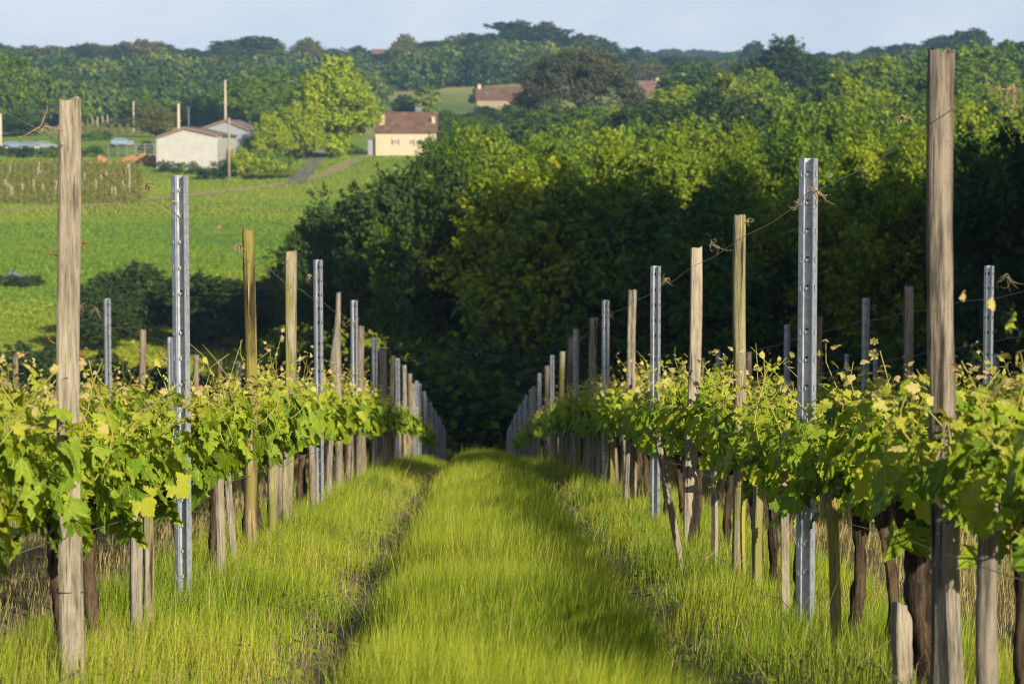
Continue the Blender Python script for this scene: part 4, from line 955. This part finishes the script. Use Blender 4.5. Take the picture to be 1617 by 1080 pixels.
# ------------------------------------------------------------------ far buildings and farm things
def house(px0, px1, py_base, py_eave, py_ridge, d, wallm, roofm, depth, label, name='farmhouse', rz=0.):
    """ridge runs left to right; returns the empty and its size, front face at local y = 0"""
    a, b = P(px0, py_base, d), P(px1, py_base, d); w = b.x-a.x; cx = (a.x+b.x)/2; z0 = a.z
    he = P(px0, py_eave, d).z-z0; hr = P(px0, py_ridge, d).z-z0
    rt = empty(name, (cx, d, z0), (0, 0, rz)); mb = MB()
    prof = [(0, -3), (depth, -3), (depth, he), (depth/2, hr-.12), (0, he)]
    n = 5; V_ = [(-w/2, y, z) for y, z in prof]+[(w/2, y, z) for y, z in prof]
    mb.add(V_, [tuple(range(n-1, -1, -1)), tuple(range(n, 2*n))]+[(i, (i+1)%n, (i+1)%n+n, i+n) for i in (0, 1, 4)])
    obj('wall', mb.mesh('wall', wallm), rt)
    rb = MB(); e = .35; sl = (hr-he)/(depth/2)
    for s in (0, 1):
        ya, yb = (-e, depth/2) if s == 0 else (depth+e, depth/2); za = he-e*sl
        V_ = [(-w/2-e, ya, za), (w/2+e, ya, za), (w/2+e, yb, hr), (-w/2-e, yb, hr)]; V2 = [(x, y, z+.16) for x, y, z in V_]
        rb.add(V_+V2, [(3,2,1,0), (4,5,6,7), (0,1,5,4), (1,2,6,5), (2,3,7,6), (3,0,4,7)])
    rf = obj('roof', rb.mesh('roof', roofm), rt)
    tag(rt, label, 'house'); return rt, rf, w, he, hr, z0
def local(px, py, d, rt): p = P(px, py, d); return p.x-rt.location.x, p.z-rt.location.z
D1 = 455
rt, rf, w, he, hr, z0 = house(593, 688, 240, 208, 178, D1, M['plaster'], M['tile'], 8.0, 'cream farmhouse with brown tiled roof and red shutters on the far slope')
def window(px, py, wp, hp, rt, d, sh=('l', 'r')):
    s = d/FPX; x, z = local(px, py, d, rt); wm, hm = wp*s, hp*s
    fb = MB(); t = .10
    for c, dm in (((0, 0, hm/2), (wm+2*t, .10, t)), ((0, 0, -hm/2), (wm+2*t, .10, t)), ((-wm/2-t/2, 0, 0), (t, .096, hm-t)), ((wm/2+t/2, 0, 0), (t, .096, hm-t)), ((0, 0, 0), (t*.6, .07, hm-t))): fb.box(c, dm)
    o = obj('window', fb.mesh('window', M['trim']), rt, (x, -.03, z))
    pb = MB(); pb.box((0, 0, 0), (wm, .04, hm)); obj('pane', pb.mesh('pane', M['glass']), o, (0, .01, 0))
    for q in sh:
        sb = MB(); sb.box((0, 0, 0), (wm*.55, .05, hm)); sb.box((0, -.035, hm*.25), (wm*.5, .02, .08)); sb.box((0, -.035, -hm*.25), (wm*.5, .02, .08))
        obj('shutter', sb.mesh('shutter', M['shutter']), o, ((-1 if q == 'l' else 1)*(wm/2+.12+wm*.275), -.03, 0))
for px, sh in ((624.5, ('l', 'r')), (648, ('r',)), (660, ('r',))): window(px, 224.5, 4.6, 8.0, rt, D1, sh)
x, z = local(603, 229, D1, rt); db = MB(); db.box((0, 0, 0), (.95, .06, 2.1)); dr = obj('door', db.mesh('door', M['plaster']), rt, (x, -.035, z))
hb = MB(); hb.tube([(0, 0, 0), (0, -.06, 0), (.08, -.06, 0)], .02, 6); obj('handle', hb.mesh('handle', M['trim'], True), dr, (.35, -.03, 0))
def chimney(px, pyb, pyt, wp, rt, rf, d, y, m):
    s = d/FPX; x, z1 = local(px, pyt, d, rt); _, z0_ = local(px, pyb, d, rt); mb = MB(); mb.box((0, 0, (z0_+z1)/2-.4), (wp*s, wp*s*.8, z1-z0_+.8)); mb.box((0, 0, z1+.07), (wp*s+.16, wp*s*.8+.16, .14))
    obj('chimney', mb.mesh('chimney', m), rf, (x, y, 0))
chimney(602.5, 198, 182, 8, rt, rf, D1, 1.6, M['plaster']); chimney(684, 199, 186, 5, rt, rf, D1, 1.8, M['plaster']); chimney(660, 178, 169, 10, rt, rf, D1, 4.4, M['stone'])
ab = MB(); s = D1/FPX; xa, za = local(586, 240, D1, rt); ab.box((xa, 2.6, 0), (10*s, 3.4, 4.6)); obj('annexe', ab.mesh('annexe', M['grey_shade_wall']), rt)
ar = MB(); ar.box((xa-.1, 2.5, 2.4), (10*s+.4, 3.9, .16)); obj('annexe_roof', ar.mesh('annexe_roof', M['sheet']), rt)
# second house, brown roof above the wood
D2 = 610
rt2, rf2, w2, he2, hr2, _ = house(753, 822, 186, 157, 138, D2, M['plaster_shaded'], M['tile'], 9.0, 'brown-roofed house half hidden by trees left of the umbrella pine')
x, z = local(769, 149, D2, rt2); sk = MB(); sk.box((0, 0, 0), (1.0, .9, .10)); obj('skylight', sk.mesh('skylight', M['glass']), rf2, (x, (149-157)/(138-157)*4.5-.1, z+.28), (math.atan((hr2-he2)/4.5), 0, 0))
chimney(757, 142, 134, 5, rt2, rf2, D2, 4.0, M['plaster'])
rt3, rf3, w3, he3, hr3, _ = house(1004, 1046, 165, 150, 128, 640, M['plaster'], M['tile_red'], 9.0, 'red-roofed house peeping out right of the umbrella pine')
chimney(1040, 132, 124, 4, rt3, rf3, 640, 4.2, M['plaster'])
rt4, rf4, w4, he4, hr4, _ = house(1068, 1088, 108, 102, 97, 1000, M['plaster'], M['tile_red'], 8.0, 'tiny red-roofed house on the far pale fields')
rt5, rf5, w5, he5, hr5, _ = house(588, 606, 92, 86, 78, 985, M['plaster'], M['tile_red'], 8.0, 'tiny red roof among the trees of the far hillside')
def barn(pxl, pxr, pxc, pyb, pyl, pyr, pyc, d, depth, dxr, wallm, label, shade=False):
    a = P(pxc, pyb, d); z0 = a.z; rt = empty('barn', (a.x, d, z0), (0, 0, -.10)); L = lambda px, py: (P(px, py, d).x-a.x, P(px, py, d).z-z0)
    poly = [(L(pxl, pyb)[0], -3), (L(pxr, pyb)[0], -3), L(pxr, pyr), L(pxc, pyc), L(pxl, pyl)]
    mb = MB(); mb.prism(poly, (0, depth)); obj('wall', mb.mesh('wall', wallm), rt)
    (xl, zl), (xc, zc), (xr, zr) = L(pxl, pyl), L(pxc, pyc), L(pxr, pyr); rb = MB(); t = .14
    for (x0, z0_), (x1, z1) in (((xl, zl), (xc, zc)), ((xc, zc), (xr, zr))):
        k = (z1-z0_)/(x1-x0)
        if x0 == xl: x0 -= .4; z0_ -= .4*k
        else: x1 += .4; z1 += .4*k
        V_ = [(x0, -.35, z0_+.02), (x1, -.35, z1+.02), (x1, depth+.3, z1+.02), (x0, depth+.3, z0_+.02)]; V_ += [(x, y, z+t) for x, y, z in V_]
        rb.add(V_, [(3,2,1,0), (4,5,6,7), (0,1,5,4), (1,2,6,5), (2,3,7,6), (3,0,4,7)])
    r = obj('roof', rb.mesh('roof', M['sheet']), rt)
    fb = MB()
    for (x0, z0_), (x1, z1) in (((xl, zl), (xc, zc)), ((xc, zc), (xr, zr))):
        V_ = [(x0, -.42, z0_-.22), (x1, -.42, z1-.22), (x1, -.42, z1+.10), (x0, -.42, z0_+.10)]; V_ += [(x, -.36, z) for x, y, z in V_]
        fb.add(V_, [(0,1,2,3), (7,6,5,4), (0,4,5,1), (1,5,6,2), (2,6,7,3), (3,7,4,0)])
    obj('bargeboard', fb.mesh('bargeboard', M['fascia']), rt)
    gb = MB(); gb.tube([(xr+.42, -.3, zr-.1), (xr+.42, -.3, zr-.5), (xr+.1, -.15, zr-.9), (xr+.1, -.15, -1)], .09, 6); obj('drainpipe', gb.mesh('drainpipe', M['concrete'], True), rt)
    tag(rt, label, 'barn'); return rt
barn(246, 346, 292, 250, 217, 214, 202, 425, 15, 0, M['white_wall'], 'white-walled barn with low gable beside orange soil')
b2 = barn(318, 396, 357, 246, 203, 206, 190, 470, 14, 0, M['grey_shade_wall'], 'barn behind the white barn, its tree shade painted as grey walls')
def pole(px, pyt, pyb, d, r, m, label, arm=False):
    a = P(px, pyb, d); g = float(zt(a.x, d)); h = P(px, pyt, d).z-g
    rt = empty('utility_pole', (a.x, d, g)); mb = MB(); mb.tube([(0, 0, -.5), (0, 0, h*.5), (.03, 0, h)], [r, r*.85, r*.7], 8); obj('shaft', mb.mesh('shaft', m, True), rt)
    ib = MB(); ib.box((0, -.08, h-.35), (.5 if arm else .2, .08, .10)); ib.tube([(.2 if arm else .06, -.08, h-.3), (.2 if arm else .06, -.08, h-.12)], .05, 6); ib.tube([(-.2 if arm else -.06, -.08, h-.3), (-.2 if arm else -.06, -.08, h-.12)], .05, 6)
    obj('insulator', ib.mesh('insulator', M['stone']), rt); tag(rt, label, 'utility pole')
pole(362, 186, 288, 402, .22, M['pole'], 'brown utility pole in front of the rear barn')
pole(356, 127, 195, 500, .22, M['concrete'], 'tall pale pole rising behind the rear barn roof', True)
pole(282, 164, 202, 480, .30, M['concrete'], 'thick pale concrete pole behind the white barn')
pole(298, 168, 202, 490, .14, M['stone'], 'thin grey pole behind the white barn')
pole(211, 160, 200, 560, .18, M['concrete'], 'pale pole among the trees above the parked cars')
pole(1, 180, 232, 470, .30, M['concrete'], 'pale pole at the left edge of the photo')
# rail fence, clay heaps, cars, stones
fr = empty('rail_fence', G(172, 249))
fa = G(172, 249); fb_ = G(244, 249)
for i in range(6):
    q = i/5; mb = MB(); mb.box((0, 0, .9), (.22, .22, 3.0)); obj('fence_post', mb.mesh('fence_post', M['rail']), fr, ((fb_.x-fa.x)*q, (fb_.y-fa.y)*q, 0))
for k in range(4):
    mb = MB(); mb.tube([(0, -.16, .5+k*.55), ((fb_.x-fa.x), (fb_.y-fa.y)-.16, .5+k*.55)], .085, 6); obj('rail', mb.mesh('rail', M['rail'], True), fr)
tag(fr, 'grey rail fence left of the white barn', 'fence')
def heap(px, py, d, w, h, m, label, name, cat, group=None):
    p = G(px, py+1); rg = np.random.default_rng(int(px)); Vv = []; F = []; n = 16
    for i in range(6):
        q = i/5
        for k in range(n):
            a = 6.283*k/n; r = w/2*(1-q**1.2)*(1+.25*math.sin(2*a+px)+rg.uniform(-.28, .28)); Vv.append((math.cos(a)*r+.15*w*q*math.sin(px), math.sin(a)*r*.8, -.25+(h+.25)*q**.8*(1+rg.uniform(-.25, .25))))
    for i in range(5):
        for k in range(n): F.append((i*n+k, i*n+(k+1)%n, (i+1)*n+(k+1)%n, (i+1)*n+k))
    F.append(tuple(5*n+k for k in range(n)))
    tag(obj(name, mesh(name, Vv, F, m, True), None, p), label, cat, group)
heap(162, 256, 424, 3.4, 1.2, M['clay'], 'small orange soil heap at the left end of the rail fence', 'soil_heap', 'soil heap', 'orange soil heaps')
heap(203, 256, 424, 4.0, 1.3, M['clay'], 'middle orange soil heap in front of the rail fence', 'soil_heap', 'soil heap', 'orange soil heaps')
heap(222, 257, 422, 5.0, 1.5, M['clay'], 'largest orange soil heap between rail fence and white barn', 'soil_heap', 'soil heap', 'orange soil heaps')
heap(242, 257, 422, 4.2, 1.1, M['clay'], 'low orange soil heap touching the corner of the white barn', 'soil_heap', 'soil heap', 'orange soil heaps')
heap(22, 440, 228, 2.6, .7, M['stone'], 'grey stone pile low in the meadow at the left edge', 'stone_pile', 'stone pile', 'stone piles in the meadow')
heap(48, 442, 226, 2.2, .5, M['stone'], 'flatter grey stone pile right of the other in the meadow', 'stone_pile', 'stone pile', 'stone piles in the meadow')
def car(px, py, d, m, rz, label):
    p = P(px, py, d); p = G(px, py); rt = empty('parked_car', p, (0, 0, rz)); prof = [(-2.1,.35),(2.1,.35),(2.15,.75),(1.9,.92),(1.0,1.0),(.45,1.45),(-1.1,1.5),(-1.85,1.05),(-2.15,.95)]
    mb = MB(); mb.prism(prof, (-.85, .85)); obj('body', mb.mesh('body', m), rt)
    for sy in (-.86, .86):
        gb = MB(); gb.prism([(.8,1.0),(.4,1.38),(-1.05,1.42),(-1.55,1.02)], (sy-.01, sy+.01)); obj('window', gb.mesh('window', M['glass']), rt)
        for sx in (-1.3, 1.3):
            wb = MB(); wb.tube([(sx, sy-.1, .34), (sx, sy+.1, .34)], .34, 14); wo = obj('wheel', wb.mesh('wheel', M['rubber']), rt)
            hb_ = MB(); hb_.tube([(sx, sy-.12, .34), (sx, sy+.12, .34)], .19, 10); obj('rim', hb_.mesh('rim', M['trim']), wo)
    tag(rt, label, 'car', 'cars parked beside the farm')
car(22, 236, 440, M['car_blue'], .2, 'bluish parked car nearest the left edge by the farm'); car(48, 236, 438, M['car_silver'], -.15, 'silver parked car between the blue car and the square tan post'); car(72, 236, 440, M['car_silver'], .1, 'silver parked car partly behind the square tan post')
car(192, 231, 450, M['car_blue'], .3, 'blue-white parked vehicle behind the rail fence')
# roads and tracks draped on the terrain
def strip(name, pts, wid, m, label, lift=.06):
    ps = [G(*p) for p in pts]; fine = []
    for a, b in zip(ps[:-1], ps[1:]):
        for k in range(8): fine.append(a.lerp(b, k/8))
    fine.append(ps[-1]); Vv = []; F = []
    for i, p in enumerate(fine):
        t = (fine[min(i+1, len(fine)-1)]-fine[max(i-1, 0)]); nrm = Vector((-t.y, t.x, 0)).normalized()
        for s in (-1, -.33, .33, 1):
            q = p+nrm*(wid/2*s*(1+.1*math.sin(i*1.3+s))); Vv.append((q.x, q.y, float(zt(q.x, q.y))+lift))
    for i in range(len(fine)-1):
        for k in range(3): F.append((i*4+k, i*4+k+1, (i+1)*4+k+1, (i+1)*4+k))
    tag(obj(name, mesh(name, Vv, F, m, True)), label, None, None, 'structure')
strip('road', [(466, 292), (482, 274), (497, 258), (505, 246)], 3.0, M['road'], 'grey lane climbing past the barns', .10)
strip('dirt_track', [(503, 243), (505, 236), (500, 228), (495, 215)], 3.6, M['sand'], 'sandy track at the top of the lane', .11)
strip('field_path', [(592, 240), (560, 254), (520, 275), (470, 288), (400, 298), (300, 310), (180, 322), (60, 330), (-20, 334)], 3.2, M['sand'], 'dry grass path along the top of the meadow', .08)
# distant vine plots: fuzzy young vines with individual posts
def plot(px0, px1, py0, py1, nrow, label, hv, seed):
    rg = np.random.default_rng(seed); Xs, Ys = [], []
    A, B, C, D = G(px0, py1), G(px1, py1), G(px0, py0), G(px1, py0)
    for i in range(nrow):
        q = i/(nrow-1); a = A.lerp(B, q); c = C.lerp(D, q); m_ = 1300
        t = rg.uniform(0, 1, m_); Xs.append(a.x+(c.x-a.x)*t+rg.normal(0, .18, m_)); Ys.append(a.y+(c.y-a.y)*t)
    X = np.concatenate(Xs); Y = np.concatenate(Ys); n = len(X); Z = zt(X, Y)+rg.uniform(.15, hv, n)*(.6+.4*np.sin(X*1.3+Y*.7)**2)
    nn = rg.normal(0, 1, (n, 3))+np.array([0, -.2, .5]); nn /= np.linalg.norm(nn, axis=1, keepdims=True); p = np.stack([X, Y, Z], 1)
    t = np.cross(nn, rg.normal(0, 1, (n, 3))); t /= np.linalg.norm(t, axis=1, keepdims=True); b = np.cross(nn, t); s = .13*rg.uniform(.6, 1.4, n)[:, None]
    Vv = np.stack([p-t*s, p+b*s*.7, p+t*s, p-b*s*.7], 1).reshape(-1, 3)
    tag(obj('young_vines', mesh('young_vines', Vv, np.arange(n)[:, None]*4+np.arange(4)[None], M['wood_olive'], False, {'rnd': np.repeat(rg.uniform(0, 1, n), 4)})), label, 'vines', None, 'stuff')
plot(-20, 222, 262, 322, 24, 'rows of young vines on the far slope below the farm', 1.1, 3)
plot(125, 240, 197, 214, 10, 'distant strip of young vines above the farm', 1.2, 4)
def farpost(p, h, r, label, group):
    mb = MB(); mb.tube([(0, 0, -.2), (.01, 0, h*.5), (0, 0, h)], [r, r, r*.9], 6, 0, True, .05); mb.tube([(0, 0, h*.7), (0, -r*1.3, h*.7)], r*.3, 5)
    tag(obj('vineyard_post', mb.mesh('vineyard_post', M['concrete'], True), None, p), label, 'post', group)
for i in range(30):
    px = [205, 152, 88, 118, 60, 182][i] if i < 6 else R.uniform(0, 212); py = R.uniform(274, 316)
    farpost(G(px, py), R.uniform(1.2, 1.9) if i else 4.6, .055, 'small pale post among the young vines below the farm' if i else 'tall pale post in the young vines left of the nearest metal post', 'posts in the far vine plot' if i else None)
for i in range(14): farpost(G(130+i*8, 199+R.uniform(-1, 2)), 2.2, .12, 'tiny pale post in the distant vine strip above the farm', 'posts in the vine strip above the farm')

# ------------------------------------------------------------------ light, sky, haze
AZ, EL = math.radians(29), math.radians(21.5)
S = Vector((math.sin(AZ)*math.cos(EL), -math.cos(AZ)*math.cos(EL), math.sin(EL)))
ld = bpy.data.lights.new('sun', 'SUN'); ld.energy = 5.0; ld.angle = math.radians(.53); ld.color = (1, .88, .68)
lo = bpy.data.objects.new('sun', ld); COL.objects.link(lo); lo.rotation_euler = S.to_track_quat('Z', 'Y').to_euler(); lo.location = (30, -30, 30)
W = bpy.data.worlds.new('World'); SC.world = W; W.use_nodes = True; nt = W.node_tree; nt.nodes.clear(); N = NT(nt)
sky = N.n('TexSky', sky_type='NISHITA'); sky.sun_disc = False; sky.sun_elevation = EL; sky.sun_rotation = math.pi-AZ
sky.air_density = 1.0; sky.dust_density = 1.6; sky.ozone_density = 1.2
bg = N.n('Background'); bg.inputs['Strength'].default_value = .07
# faint pale clouds low in the sky
gc = N.coord('Generated'); cl = N.noise(6, 6, N.mapping(gc, (1.0, 1.0, 2.6), (.35, .1, .2)), .58)
cf = N.ramp(cl, [(.44, (0,0,0)), (.60, (1,1,1))])
spg = N.n('SeparateXYZ'); nt.links.new(gc, spg.inputs[0])
hb_ = N.math('SUBTRACT', 1.0, N.math('DIVIDE', N.math('ABSOLUTE', spg.outputs[2]), .22), True)   # thin bright veil of cloud low over the horizon
veil = N.mix(hb_, sky.outputs[0], (5.7, 6.5, 7.9))
colr = N.mix(N.math('MULTIPLY', N.math('MULTIPLY', cf, hb_), .42), veil, (9.0, 8.5, 8.6))
nt.links.new(colr, bg.inputs[0]); wo = N.n('OutputWorld'); nt.links.new(bg.outputs[0], wo.inputs[0])
hm, hnt, hout = mat('haze'); pv = hnt.nodes.new('ShaderNodeVolumePrincipled')
pv.inputs['Color'].default_value = (.36, .63, 1.0, 1); pv.inputs['Density'].default_value = .00018; pv.inputs['Anisotropy'].default_value = 0.0
hnt.links.new(pv.outputs[0], hout.inputs['Volume'])
hz = MB(); hz.box((0, 1300, 42), (4800, 3000, 116)); ho = obj('haze', hz.mesh('haze', hm)); tag(ho, 'pale evening haze over the valley', None, None, 'stuff')

SC.view_settings.view_transform = 'Standard'; SC.view_settings.look = 'None'; SC.view_settings.exposure = .8; SC.view_settings.gamma = 1
cy = SC.cycles; cy.max_bounces = 7; cy.diffuse_bounces = 3; cy.glossy_bounces = 3; cy.transmission_bounces = 4; cy.volume_bounces = 0
cy.use_denoising = True; cy.filter_width = 1.1; cy.denoising_prefilter = 'NONE'; cy.sample_clamp_indirect = 6
